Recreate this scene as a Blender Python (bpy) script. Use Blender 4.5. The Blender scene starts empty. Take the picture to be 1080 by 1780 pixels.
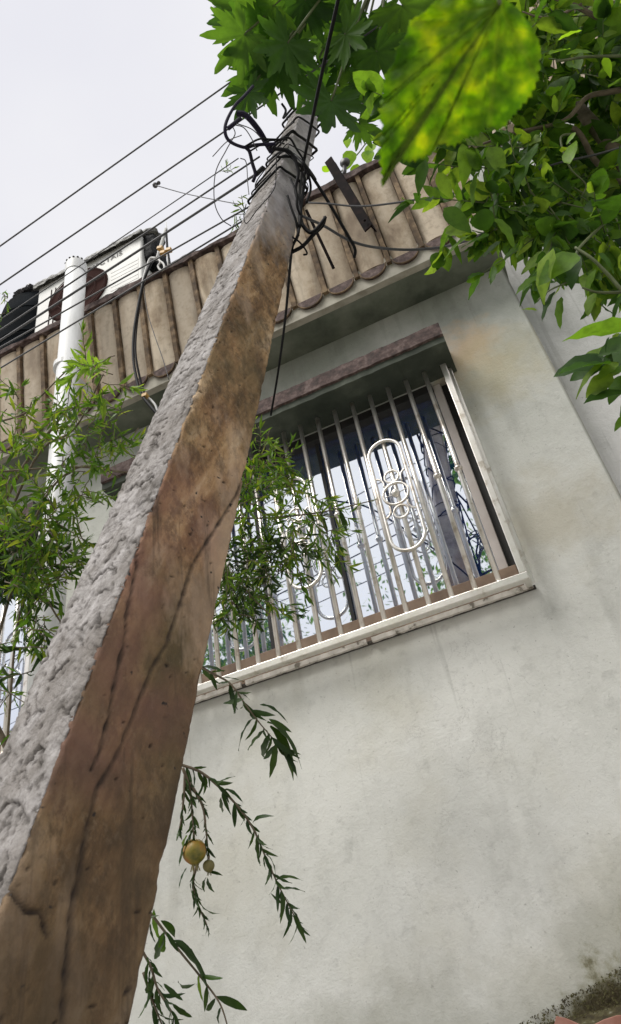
import bpy, bmesh, math, random
import numpy as np
from mathutils import Vector, Matrix, noise
random.seed(11); rng = random.Random(5)
S = bpy.context.scene
COL = S.collection
# ------------------------------------------------------------------ camera
H0 = 1.6                                           # height of the lens above the lane
upc = np.array([-320., -1680., 1287.]); upc /= np.linalg.norm(upc)
xc = np.array([4840., -1910., -1287.]); xc -= upc * (xc @ upc); xc /= np.linalg.norm(xc)
yc = np.cross(upc, xc)
R = np.array([xc, yc, upc])                        # camera (x right, y down, z forward) -> world
F, CX, CY = 1287., 540., 890.
cam_d = bpy.data.cameras.new('camera'); cam = bpy.data.objects.new('camera', cam_d); COL.objects.link(cam)
M = Matrix.Identity(4)
for r in range(3):
    M[r][0], M[r][1], M[r][2] = R[r][0], -R[r][1], -R[r][2]
M[2][3] = H0
cam.matrix_world = M
cam_d.sensor_fit = 'VERTICAL'; cam_d.sensor_height = 36.; cam_d.sensor_width = 36.
cam_d.lens = F / 1780 * 36
cam_d.clip_start = .02; cam_d.clip_end = 3000
cam_d.dof.use_dof = True; cam_d.dof.focus_distance = 2.4; cam_d.dof.aperture_fstop = 12
S.camera = cam
# ------------------------------------------------------------------ sky, sun, exposure
W = bpy.data.worlds.new('World'); S.world = W; W.use_nodes = True
nt = W.node_tree; nt.nodes.clear()
SUN_EL, SUN_AZ = math.radians(56), math.radians(210)   # high, behind the camera, through cloud
sky = nt.nodes.new('ShaderNodeTexSky'); sky.sky_type = 'NISHITA'; sky.sun_disc = False
sky.sun_elevation = SUN_EL; sky.sun_rotation = SUN_AZ
tc = nt.nodes.new('ShaderNodeTexCoord'); mp = nt.nodes.new('ShaderNodeMapping'); mp.inputs['Scale'].default_value = (1, 1, 2.2)
nz = nt.nodes.new('ShaderNodeTexNoise'); nz.inputs['Scale'].default_value = 1.5; nz.inputs['Detail'].default_value = 5; nz.inputs['Roughness'].default_value = .45
cr = nt.nodes.new('ShaderNodeValToRGB')
cr.color_ramp.elements[0].position = .36; cr.color_ramp.elements[0].color = (.76, .76, .82, 1)
cr.color_ramp.elements[1].position = .60; cr.color_ramp.elements[1].color = (.86, .855, .875, 1)
mul = nt.nodes.new('ShaderNodeMixRGB'); mul.blend_type = 'MULTIPLY'; mul.inputs[0].default_value = 1; mul.inputs[2].default_value = (5.75, 5.75, 5.75, 1)
mx = nt.nodes.new('ShaderNodeMixRGB'); mx.inputs[0].default_value = .97
bg = nt.nodes.new('ShaderNodeBackground'); bg.inputs[1].default_value = .1
wo = nt.nodes.new('ShaderNodeOutputWorld')
L = nt.links.new
L(tc.outputs['Generated'], mp.inputs[0]); L(mp.outputs[0], nz.inputs['Vector']); L(nz.outputs[0], cr.inputs[0]); L(cr.outputs[0], mul.inputs[1])
L(sky.outputs[0], mx.inputs[1]); L(mul.outputs[0], mx.inputs[2]); L(mx.outputs[0], bg.inputs[0]); L(bg.outputs[0], wo.inputs[0])
sd = bpy.data.lights.new('sun', 'SUN'); sd.energy = 1.5; sd.angle = math.radians(32); sd.color = (1, .965, .91)
sun = bpy.data.objects.new('sun', sd); COL.objects.link(sun)
sv = Vector((math.sin(SUN_AZ) * math.cos(SUN_EL), math.cos(SUN_AZ) * math.cos(SUN_EL), math.sin(SUN_EL)))
sun.rotation_euler = sv.to_track_quat('Z', 'Y').to_euler(); sun.location = sv * 30
S.view_settings.view_transform = 'Standard'; S.view_settings.look = 'None'; S.view_settings.gamma = 1
S.view_settings.use_curve_mapping = False; S.view_settings.exposure = 0.9
S.render.engine = 'CYCLES'

# ------------------------------------------------------------------ geometry helpers
def ray(u, v): return R @ np.array([(u - CX) / F, (v - CY) / F, 1.])
def aty(u, v, Y):
    d = ray(u, v); d = d * (Y / d[1]); return Vector((d[0], d[1], d[2] + H0))
def att(u, v, t):
    d = ray(u, v) * t; return Vector((d[0], d[1], d[2] + H0))
def proj(p):
    c = R.T @ np.array([p[0], p[1], p[2] - H0]); return CX + F * c[0] / c[2], CY + F * c[1] / c[2], c[2]
ZC = lambda z: z + H0
XC = .445                                          # x of the house corner

class MB:
    def __init__(s): s.v = []; s.f = []; s.m = []
    def add(s, vs, fs, mi=0):
        o = len(s.v); s.v += [tuple(v) for v in vs]; s.f += [tuple(i + o for i in f) for f in fs]; s.m += [mi] * len(fs); return s
    def box(s, x0, x1, y0, y1, z0, z1, mi=0):
        v = [(x, y, z) for z in (z0, z1) for y in (y0, y1) for x in (x0, x1)]
        return s.add(v, [(0, 2, 3, 1), (4, 5, 7, 6), (0, 1, 5, 4), (2, 6, 7, 3), (0, 4, 6, 2), (1, 3, 7, 5)], mi)
    def bar(s, a, b, w, h, side=None, mi=0):
        a = Vector(a); b = Vector(b); d = (b - a).normalized()
        sd_ = Vector(side) if side is not None else (Vector((0, 1, 0)) if abs(d.y) < .9 else Vector((1, 0, 0)))
        n1 = (sd_ - d * sd_.dot(d)).normalized(); n2 = d.cross(n1)
        v = [p + n1 * (w / 2 * i) + n2 * (h / 2 * j) for p in (a, b) for i, j in ((-1, -1), (1, -1), (1, 1), (-1, 1))]
        return s.add(v, [(0, 1, 2, 3), (7, 6, 5, 4), (0, 4, 5, 1), (1, 5, 6, 2), (2, 6, 7, 3), (3, 7, 4, 0)], mi)
    def tube(s, pts, r, n=8, closed=False, mi=0, r1=None):
        pts = [Vector(p) for p in pts]; N = len(pts); vs = []; up = None
        for i, p in enumerate(pts):
            if closed: d = pts[(i + 1) % N] - pts[i - 1]
            else: d = pts[min(i + 1, N - 1)] - pts[max(i - 1, 0)]
            d = d.normalized() if d.length > 1e-9 else Vector((0, 0, 1))
            if up is None: up = Vector((0, 0, 1)) if abs(d.z) < .9 else Vector((0, 1, 0))
            up = (up - d * up.dot(d))
            if up.length < 1e-6: up = d.orthogonal()
            up.normalize(); q = d.cross(up)
            rr = r if r1 is None else r + (r1 - r) * i / max(1, N - 1)
            for k in range(n):
                a = 2 * math.pi * k / n; vs.append(p + up * (math.cos(a) * rr) + q * (math.sin(a) * rr))
        fs = []
        for i in range(N if closed else N - 1):
            j = (i + 1) % N
            for k in range(n): k2 = (k + 1) % n; fs.append((i * n + k, i * n + k2, j * n + k2, j * n + k))
        if not closed: fs += [tuple(range(n))[::-1], tuple((N - 1) * n + k for k in range(n))]
        return s.add(vs, fs, mi)
    def sphere(s, c, r, n=12, m=8, sc=(1, 1, 1), mi=0):
        vs = []
        for i in range(m + 1):
            th = math.pi * i / m
            for k in range(n):
                a = 2 * math.pi * k / n
                vs.append((c[0] + r * sc[0] * math.sin(th) * math.cos(a), c[1] + r * sc[1] * math.sin(th) * math.sin(a), c[2] + r * sc[2] * math.cos(th)))
        fs = [(i * n + k, (i + 1) * n + k, (i + 1) * n + (k + 1) % n, i * n + (k + 1) % n) for i in range(m) for k in range(n)]
        return s.add(vs, fs, mi)
    def mesh(s, name, mats, smooth=False):
        me = bpy.data.meshes.new(name); me.from_pydata(s.v, [], s.f)
        for m in (mats if isinstance(mats, list) else [mats]): me.materials.append(m)
        if any(s.m): me.polygons.foreach_set('material_index', s.m)
        if smooth: me.polygons.foreach_set('use_smooth', [True] * len(s.f))
        me.update(); return me
    def build(s, name, mats, parent=None, smooth=False, bevel=0):
        o = bpy.data.objects.new(name, s.mesh(name, mats, smooth)); COL.objects.link(o)
        if parent: o.parent = parent
        if bevel:
            md = o.modifiers.new('bevel', 'BEVEL'); md.width = bevel; md.segments = 2; md.limit_method = 'ANGLE'
        return o
def inst(name, me, parent, mat_=None):
    o = bpy.data.objects.new(name, me); COL.objects.link(o)
    if parent: o.parent = parent
    if mat_ is not None: o.matrix_basis = mat_
    return o
def tag(o, label=None, cat=None, group=None, kind=None):
    if label: o['label'] = label
    if cat: o['category'] = cat
    if group: o['group'] = group
    if kind: o['kind'] = kind
    return o
def thing(name, label, cat, group=None):
    o = bpy.data.objects.new(name, None); COL.objects.link(o); return tag(o, label, cat, group)
def crom(P, per=8):
    P = [Vector(p) for p in P]; P = [P[0] * 2 - P[1]] + P + [P[-1] * 2 - P[-2]]; out = []
    for i in range(1, len(P) - 2):
        for k in range(per):
            t = k / per; a, b, c, d = P[i - 1:i + 3]
            out.append(.5 * ((2 * b) + (c - a) * t + (2 * a - 5 * b + 4 * c - d) * t * t + (3 * b - a - 3 * c + d) * t ** 3))
    out.append(P[-2]); return out

# ------------------------------------------------------------------ material helpers
def newmat(name):
    m = bpy.data.materials.new(name); m.use_nodes = True; n = m.node_tree
    b = n.nodes['Principled BSDF']; return m, n, b
def nd(n, t, **k):
    x = n.nodes.new(t)
    for a, b in k.items():
        if a in x.inputs: x.inputs[a].default_value = b
        else: setattr(x, a, b)
    return x
def noise_n(n, scale, detail=4, rough=.55, vec=None, stretch=None, pos=True):
    x = nd(n, 'ShaderNodeTexNoise', Scale=scale, Detail=detail, Roughness=rough)
    if vec is None:
        g = nd(n, 'ShaderNodeNewGeometry') if pos else nd(n, 'ShaderNodeTexCoord'); vec = g.outputs['Position'] if pos else g.outputs['Object']
    if stretch:
        mpp = nd(n, 'ShaderNodeMapping'); mpp.inputs['Scale'].default_value = stretch; n.links.new(vec, mpp.inputs[0]); vec = mpp.outputs[0]
    n.links.new(vec, x.inputs['Vector']); return x.outputs[0]
def ramp(n, fac, stops):
    c = nd(n, 'ShaderNodeValToRGB'); e = c.color_ramp.elements
    while len(e) < len(stops): e.new(.5)
    for i, (p, col) in enumerate(stops):
        e[i].position = p; e[i].color = (*col, 1) if len(col) == 3 else col
    n.links.new(fac, c.inputs[0]); return c.outputs[0]
def maskr(n, fac, a, b):
    return ramp(n, fac, [(a, (0, 0, 0)), (b, (1, 1, 1))]) if a < b else ramp(n, fac, [(b, (1, 1, 1)), (a, (0, 0, 0))])
def mixc(n, fac, a, b, mode='MIX'):
    x = nd(n, 'ShaderNodeMixRGB', blend_type=mode)
    for i, val in ((0, fac), (1, a), (2, b)):
        if isinstance(val, (int, float)): x.inputs[i].default_value = val
        elif isinstance(val, tuple): x.inputs[i].default_value = (*val, 1)
        else: n.links.new(val, x.inputs[i])
    return x.outputs[0]
def mth(n, op, a, b=0.):
    x = nd(n, 'ShaderNodeMath', operation=op)
    for i, val in ((0, a), (1, b)):
        if isinstance(val, (int, float)): x.inputs[i].default_value = val
        else: n.links.new(val, x.inputs[i])
    return x.outputs[0]
def maprange(n, v, a, b, c=0., d=1.):
    x = nd(n, 'ShaderNodeMapRange'); x.inputs[1].default_value = a; x.inputs[2].default_value = b; x.inputs[3].default_value = c; x.inputs[4].default_value = d
    n.links.new(v, x.inputs[0]); return x.outputs[0]
def bump(n, b, h, strength=.4, dist=.01, prev=None):
    x = nd(n, 'ShaderNodeBump'); x.inputs['Strength'].default_value = strength; x.inputs['Distance'].default_value = dist
    n.links.new(h, x.inputs['Height'])
    if prev: n.links.new(prev, x.inputs['Normal'])
    n.links.new(x.outputs[0], b.inputs['Normal']); return x.outputs[0]
def nmat(name, stops, scale=6, rough=.85, bs=40, bstr=.4, bd=.004, metal=0, stretch=None, detail=5, spec=.5):
    m, n, b = newmat(name)
    n.links.new(ramp(n, noise_n(n, scale, detail, .6, stretch=stretch), stops), b.inputs['Base Color'])
    b.inputs['Roughness'].default_value = rough; b.inputs['Metallic'].default_value = metal; b.inputs['Specular IOR Level'].default_value = spec
    if bstr: bump(n, b, noise_n(n, bs, 4, stretch=stretch), bstr, bd)
    return m

def wall_mat(name, lo, hi, moss=True, patch=True):
    m, n, b = newmat(name)
    g = nd(n, 'ShaderNodeNewGeometry'); P = g.outputs['Position']
    sx = nd(n, 'ShaderNodeSeparateXYZ'); n.links.new(P, sx.inputs[0]); Z = sx.outputs[2]
    c = ramp(n, noise_n(n, 1.5, 7, .62, P), [(.32, lo), (.66, hi)])
    c = mixc(n, maskr(n, noise_n(n, 3.3, 8, .7, P), .47, .75), c, tuple(x * .86 for x in lo))
    c = mixc(n, mixc(n, 1., maskr(n, noise_n(n, .9, 5, .6, P), .5, .68), (.5, .5, .5), 'MULTIPLY'), c, (.50, .47, .35))
    c = mixc(n, mixc(n, 1., maskr(n, noise_n(n, 16, 5, .65, P), .56, .78), (.3, .3, .3), 'MULTIPLY'), c, (.21, .21, .185))
    c = mixc(n, mixc(n, 1., maskr(n, noise_n(n, 60, 3, .6, P), .64, .74), (.5, .5, .5), 'MULTIPLY'), c, (.16, .15, .13))
    # rain streaks, then a dark green tone growing towards the top
    st = maskr(n, noise_n(n, 7, 5, .6, P, (1, 1, .16)), .54, .74)
    zt = maprange(n, Z, 3.5, 4.95)
    c = mixc(n, mth(n, 'MULTIPLY', mth(n, 'MULTIPLY', st, .38), maprange(n, Z, 1.5, 4.5, .35, 1)), c, (.19, .19, .16))
    c = mixc(n, mth(n, 'MULTIPLY', zt, maprange(n, noise_n(n, 2.2, 5, .6, P), .3, .6, .25, .75)), c, (.17, .20, .15))
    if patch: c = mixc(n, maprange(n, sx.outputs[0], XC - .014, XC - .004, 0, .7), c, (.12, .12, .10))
    if patch:
        for (pu, pv, rad, col, am) in ((805, 612, .22, (.66, .44, .27), .6), (850, 640, .36, (.50, .44, .26), .55), (960, 900, .30, (.50, .45, .33), .5)):
            q = aty(pu, pv, 2.8)
            dn = nd(n, 'ShaderNodeVectorMath', operation='DISTANCE'); n.links.new(P, dn.inputs[0]); dn.inputs[1].default_value = q
            dd = mth(n, 'ADD', dn.outputs['Value'], maprange(n, noise_n(n, 6, 5, .6, P), .3, .7, -.11, .11))
            c = mixc(n, maprange(n, dd, rad, rad * .25, 0, am), c, col)
    hl = mth(n, 'ABSOLUTE', mth(n, 'SUBTRACT', noise_n(n, 2.3, 8, .6, P), .5))
    hl = mth(n, 'MULTIPLY', maprange(n, hl, .0035, .0008), maskr(n, noise_n(n, 1.1, 2, .5, P), .56, .62))
    c = mixc(n, mth(n, 'MULTIPLY', hl, .22), c, (.2, .19, .17))
    dr = maskr(n, noise_n(n, 22, 3, .5, P, (1, 1, .035)), .62, .66)
    c = mixc(n, mth(n, 'MULTIPLY', mth(n, 'MULTIPLY', dr, .22), maprange(n, Z, 2.1, 2.8)), c, (.24, .24, .21))
    if moss:
        zz = mth(n, 'ADD', Z, maprange(n, noise_n(n, 4.5, 8, .7, P), .3, .7, -.15, .15))
        zz = mth(n, 'SUBTRACT', zz, maprange(n, sx.outputs[0], -.5, .1, -.03, .30))
        c = mixc(n, maprange(n, zz, 1.92, 1.68, 0, .6), c, (.38, .38, .32))
        c = mixc(n, maprange(n, zz, 1.66, 1.56, 0, .85), c, (.20, .19, .10))
        c = mixc(n, maprange(n, zz, 1.60, 1.52, 0, .95), c, (.07, .055, .025))
    n.links.new(c, b.inputs['Base Color']); b.inputs['Roughness'].default_value = .9
    h = bump(n, b, noise_n(n, 9, 6, .6, P), .35, .02)
    bump(n, b, noise_n(n, 90, 5, .75, P), .75, .004, h)
    return m
M_wall = wall_mat('painted_plaster', (.665, .67, .62), (.735, .738, .695))
M_wall2 = wall_mat('pale_plaster', (.76, .758, .745), (.82, .815, .80), False, False)
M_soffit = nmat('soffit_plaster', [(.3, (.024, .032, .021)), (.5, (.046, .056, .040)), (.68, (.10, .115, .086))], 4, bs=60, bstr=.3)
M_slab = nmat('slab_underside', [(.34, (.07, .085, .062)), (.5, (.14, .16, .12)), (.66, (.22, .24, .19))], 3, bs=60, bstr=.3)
M_edge = nmat('slab_edge', [(.3, (.26, .24, .19)), (.52, (.42, .40, .33)), (.75, (.52, .49, .42))], 9)
M_purple = nmat('maroon_cement', [(.34, (.035, .023, .019)), (.5, (.085, .053, .047)), (.66, (.17, .125, .11))], 26, bs=50, bstr=.7, bd=.006)
M_concrete = nmat('shaded_concrete', [(.3, (.02, .018, .014)), (.7, (.07, .06, .048))], 8, bs=60)  # base colour darkened to carry the shadow under the sill
def panel_mat():
    m, n, b = newmat('tan_cement_panel')
    g = nd(n, 'ShaderNodeNewGeometry'); P = g.outputs['Position']; oi = nd(n, 'ShaderNodeObjectInfo')
    c = ramp(n, noise_n(n, 5, 6, .62, P, (1, 1, .45)), [(.35, (.25, .18, .115)), (.45, (.50, .40, .28)), (.57, (.67, .575, .44))])
    c = mixc(n, mixc(n, 1., maskr(n, noise_n(n, 24, 6, .7, P), .5, .7), (.5, .5, .5), 'MULTIPLY'), c, (.22, .145, .085))
    c = mixc(n, mth(n, 'MULTIPLY', maskr(n, noise_n(n, 9, 5, .6, P, (1, 1, .12)), .52, .72), .75), c, (.15, .11, .07))
    c = mixc(n, maprange(n, oi.outputs['Random'], 0, 1, 0, .5), c, (.30, .26, .21))
    n.links.new(c, b.inputs['Base Color']); b.inputs['Roughness'].default_value = .92
    bump(n, b, noise_n(n, 70, 5, .7, P), .5, .003); return m
M_panel = panel_mat()
M_rib = nmat('brown_rib', [(.36, (.06, .038, .02)), (.5, (.13, .085, .045)), (.64, (.27, .19, .11))], 14)
M_steel = nmat('stainless_steel', [(.34, (.52, .46, .39)), (.42, (.74, .70, .64)), (.7, (.86, .83, .78))], 14, rough=.3, bs=80, bstr=.05, metal=.85)
M_sillpaint = nmat('chipped_white_paint', [(.36, (.17, .15, .12)), (.43, (.50, .47, .42)), (.7, (.64, .61, .56))], 22, rough=.8)
M_brown = nmat('brown_stone', [(.3, (.17, .11, .075)), (.6, (.27, .185, .125)), (.8, (.34, .25, .18))], 9, rough=.6)
M_frame = nmat('pale_window_frame', [(.3, (.50, .44, .41)), (.7, (.60, .55, .52))], 8, rough=.45, bstr=.05)
M_dark = nmat('dark_trim_and_shade', [(.3, (.012, .011, .010)), (.7, (.03, .028, .026))], 8, rough=.6, bstr=.1)  # near-black for trim, and for shade painted into gaps
def glass_mat():
    m, n, b = newmat('coated_window_glass')
    b.inputs['Base Color'].default_value = (.93, .97, .99, 1); b.inputs['Metallic'].default_value = 1; b.inputs['Roughness'].default_value = .015
    d = nd(n, 'ShaderNodeBsdfDiffuse'); d.inputs[0].default_value = (.008, .13, .72, 1)
    mixs = nd(n, 'ShaderNodeMixShader'); mixs.inputs[0].default_value = .09
    out = n.nodes['Material Output']
    n.links.new(b.outputs[0], mixs.inputs[1]); n.links.new(d.outputs[0], mixs.inputs[2]); n.links.new(mixs.outputs[0], out.inputs[0])
    bump(n, b, noise_n(n, 3.5, 2), .03, .004); return m
M_glass = glass_mat()
M_pvc = nmat('white_pvc', [(.33, (.34, .34, .31)), (.42, (.56, .57, .55)), (.55, (.68, .69, .68)), (.8, (.74, .75, .74))], 7, rough=.45, bstr=.15, stretch=(1, 1, .25))
M_cable = nmat('black_cable', [(.3, (.003, .003, .003)), (.7, (.009, .009, .010))], 9, rough=.6, bstr=0, spec=.2)
M_cableblue = nmat('dark_violet_cable', [(.3, (.008, .006, .014)), (.7, (.02, .016, .04))], 9, rough=.6, bstr=0, spec=.2)
M_wire = nmat('grey_wire', [(.3, (.055, .055, .06)), (.7, (.11, .11, .115))], 3, rough=.6, bstr=0)
M_whitecable = nmat('white_cable', [(.3, (.5, .5, .48)), (.7, (.65, .65, .63))], 9, rough=.5, bstr=0)
M_rust = nmat('rusty_iron', [(.3, (.003, .002, .002)), (.5, (.007, .004, .004)), (.68, (.02, .011, .009))], 20, rough=.9, spec=.15)
M_acwhite = nmat('white_metal_casing', [(.3, (.52, .53, .50)), (.7, (.66, .66, .63))], 5, rough=.5, bstr=.1)
M_fan = nmat('brown_fan_grille', [(.3, (.03, .014, .012)), (.7, (.06, .03, .026))], 6, rough=.95, spec=.05)
M_tarp = nmat('black_plastic_sheet', [(.3, (.0015, .002, .0022)), (.7, (.006, .007, .008))], 7, rough=.65, spec=.15, bs=20, bstr=.8, bd=.02)
M_greytarp = nmat('grey_plastic_sheet', [(.36, (.03, .03, .028)), (.5, (.09, .09, .08)), (.64, (.2, .2, .18))], 18, rough=.5, bs=25, bstr=.9, bd=.02)
M_tape = nmat('yellow_tape', [(.3, (.45, .25, .05)), (.7, (.6, .38, .12))], 30, rough=.5)
M_bark = nmat('pomegranate_bark', [(.3, (.09, .07, .045)), (.7, (.20, .16, .11))], 30, bs=60, bstr=.8)
M_greenstem = nmat('green_stem', [(.3, (.06, .08, .025)), (.7, (.13, .155, .06))], 20, rough=.6, bstr=.1)
M_ground = nmat('lane_soil', [(.3, (.13, .115, .09)), (.5, (.20, .18, .15)), (.7, (.27, .25, .22))], 1.2, bs=30, bstr=.6, bd=.02)
M_paving = nmat('lane_concrete', [(.3, (.40, .39, .36)), (.7, (.54, .52, .49))], 2, bs=50, bstr=.4)
M_tile = nmat('pink_clay_tile', [(.3, (.42, .19, .14)), (.6, (.58, .30, .24)), (.8, (.66, .38, .32))], 12, rough=.8)
def papaya_bark():
    m, n, b = newmat('ringed_papaya_bark')
    tcx = nd(n, 'ShaderNodeTexCoord'); w = nd(n, 'ShaderNodeTexWave', wave_type='BANDS', bands_direction='Z')
    w.inputs['Scale'].default_value = 16; w.inputs['Distortion'].default_value = 7; w.inputs['Detail'].default_value = 3
    n.links.new(tcx.outputs['Object'], w.inputs[0])
    n.links.new(ramp(n, w.outputs[0], [(.1, (.16, .12, .09)), (.45, (.44, .35, .28)), (.8, (.55, .46, .38))]), b.inputs['Base Color'])
    b.inputs['Roughness'].default_value = .9; bump(n, b, w.outputs[0], .7, .01); return m
M_papbark = papaya_bark()

def leaf_mat(name, cols, trans=.35, rough=.42, tcol=None, nscale=40, tmul=1.7, coat=0):
    m, n, b = newmat(name)
    g = nd(n, 'ShaderNodeNewGeometry'); oi = nd(n, 'ShaderNodeObjectInfo')
    f = mth(n, 'FRACT', mth(n, 'ADD', g.outputs['Random Per Island'], oi.outputs['Random']))
    k = len(cols); stops = [(i / max(1, k - 1), c) for i, c in enumerate(cols)]
    c = ramp(n, f, stops)
    c = mixc(n, mth(n, 'MULTIPLY', maskr(n, noise_n(n, nscale, 4, .6), .42, .7), .45), c, tuple(x * .55 for x in cols[0]))
    n.links.new(c, b.inputs['Base Color']); b.inputs['Roughness'].default_value = rough; b.inputs['Specular IOR Level'].default_value = .28
    tr = nd(n, 'ShaderNodeBsdfTranslucent')
    tcn = mixc(n, 1., c, tcol or (tmul * 1.25, tmul * 1.2, tmul * .35), 'MULTIPLY'); n.links.new(tcn, tr.inputs[0])
    ms = nd(n, 'ShaderNodeMixShader'); ms.inputs[0].default_value = trans
    n.links.new(b.outputs[0], ms.inputs[1]); n.links.new(tr.outputs[0], ms.inputs[2]); n.links.new(ms.outputs[0], n.nodes['Material Output'].inputs[0])
    bump(n, b, noise_n(n, 55, 3), .25, .004)
    return m
M_pom = leaf_mat('pomegranate_leaf', [(.045, .10, .018), (.07, .155, .025), (.105, .20, .03), (.135, .23, .035), (.24, .29, .05)], .42)
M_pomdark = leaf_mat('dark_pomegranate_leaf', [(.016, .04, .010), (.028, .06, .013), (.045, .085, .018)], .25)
M_pomlime = leaf_mat('young_lime_leaf', [(.14, .26, .05), (.2, .34, .06), (.26, .36, .08)], .4)
M_broad = leaf_mat('broad_leaf', [(.025, .065, .014), (.045, .11, .018), (.075, .16, .025), (.11, .21, .03), (.2, .3, .045)], .5, .5)
M_pap = leaf_mat('papaya_leaf', [(.03, .08, .018), (.05, .12, .025), (.085, .175, .03)], .5, .55, nscale=14)
M_vinesmall = leaf_mat('lime_vine_leaf', [(.16, .30, .03), (.22, .38, .04)], .55)
M_pome = nmat('pomegranate_skin', [(.36, (.06, .07, .012)), (.46, (.17, .15, .02)), (.55, (.27, .19, .028)), (.64, (.34, .15, .03))], 18, rough=.45, bs=60, bstr=.1)
M_pomesmall = nmat('unripe_pomegranate_skin', [(.3, (.10, .10, .03)), (.7, (.22, .18, .06))], 20, rough=.5, bs=60, bstr=.1)
def bigleaf_mat():
    m, n, b = newmat('backlit_vine_leaf')
    tcx = nd(n, 'ShaderNodeTexCoord'); P = tcx.outputs['Object']
    c = ramp(n, noise_n(n, 48, 6, .62, P), [(.34, (.075, .18, .004)), (.46, (.15, .31, .006)), (.55, (.25, .43, .01)), (.67, (.42, .56, .02))])
    va = nd(n, 'ShaderNodeAttribute', attribute_name='vein'); c = mixc(n, mth(n, 'MULTIPLY', va.outputs['Fac'], .55), c, (.24, .36, .06))
    n.links.new(c, b.inputs['Base Color']); b.inputs['Roughness'].default_value = .6
    tr = nd(n, 'ShaderNodeBsdfTranslucent'); n.links.new(mixc(n, 1., c, (1.9, 1.55, .2), 'MULTIPLY'), tr.inputs[0])
    ms = nd(n, 'ShaderNodeMixShader'); ms.inputs[0].default_value = .74
    n.links.new(b.outputs[0], ms.inputs[1]); n.links.new(tr.outputs[0], ms.inputs[2]); n.links.new(ms.outputs[0], n.nodes['Material Output'].inputs[0])
    bump(n, b, noise_n(n, 160, 4, .6, P), .8, .004); return m
M_bigleaf = bigleaf_mat()
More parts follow.
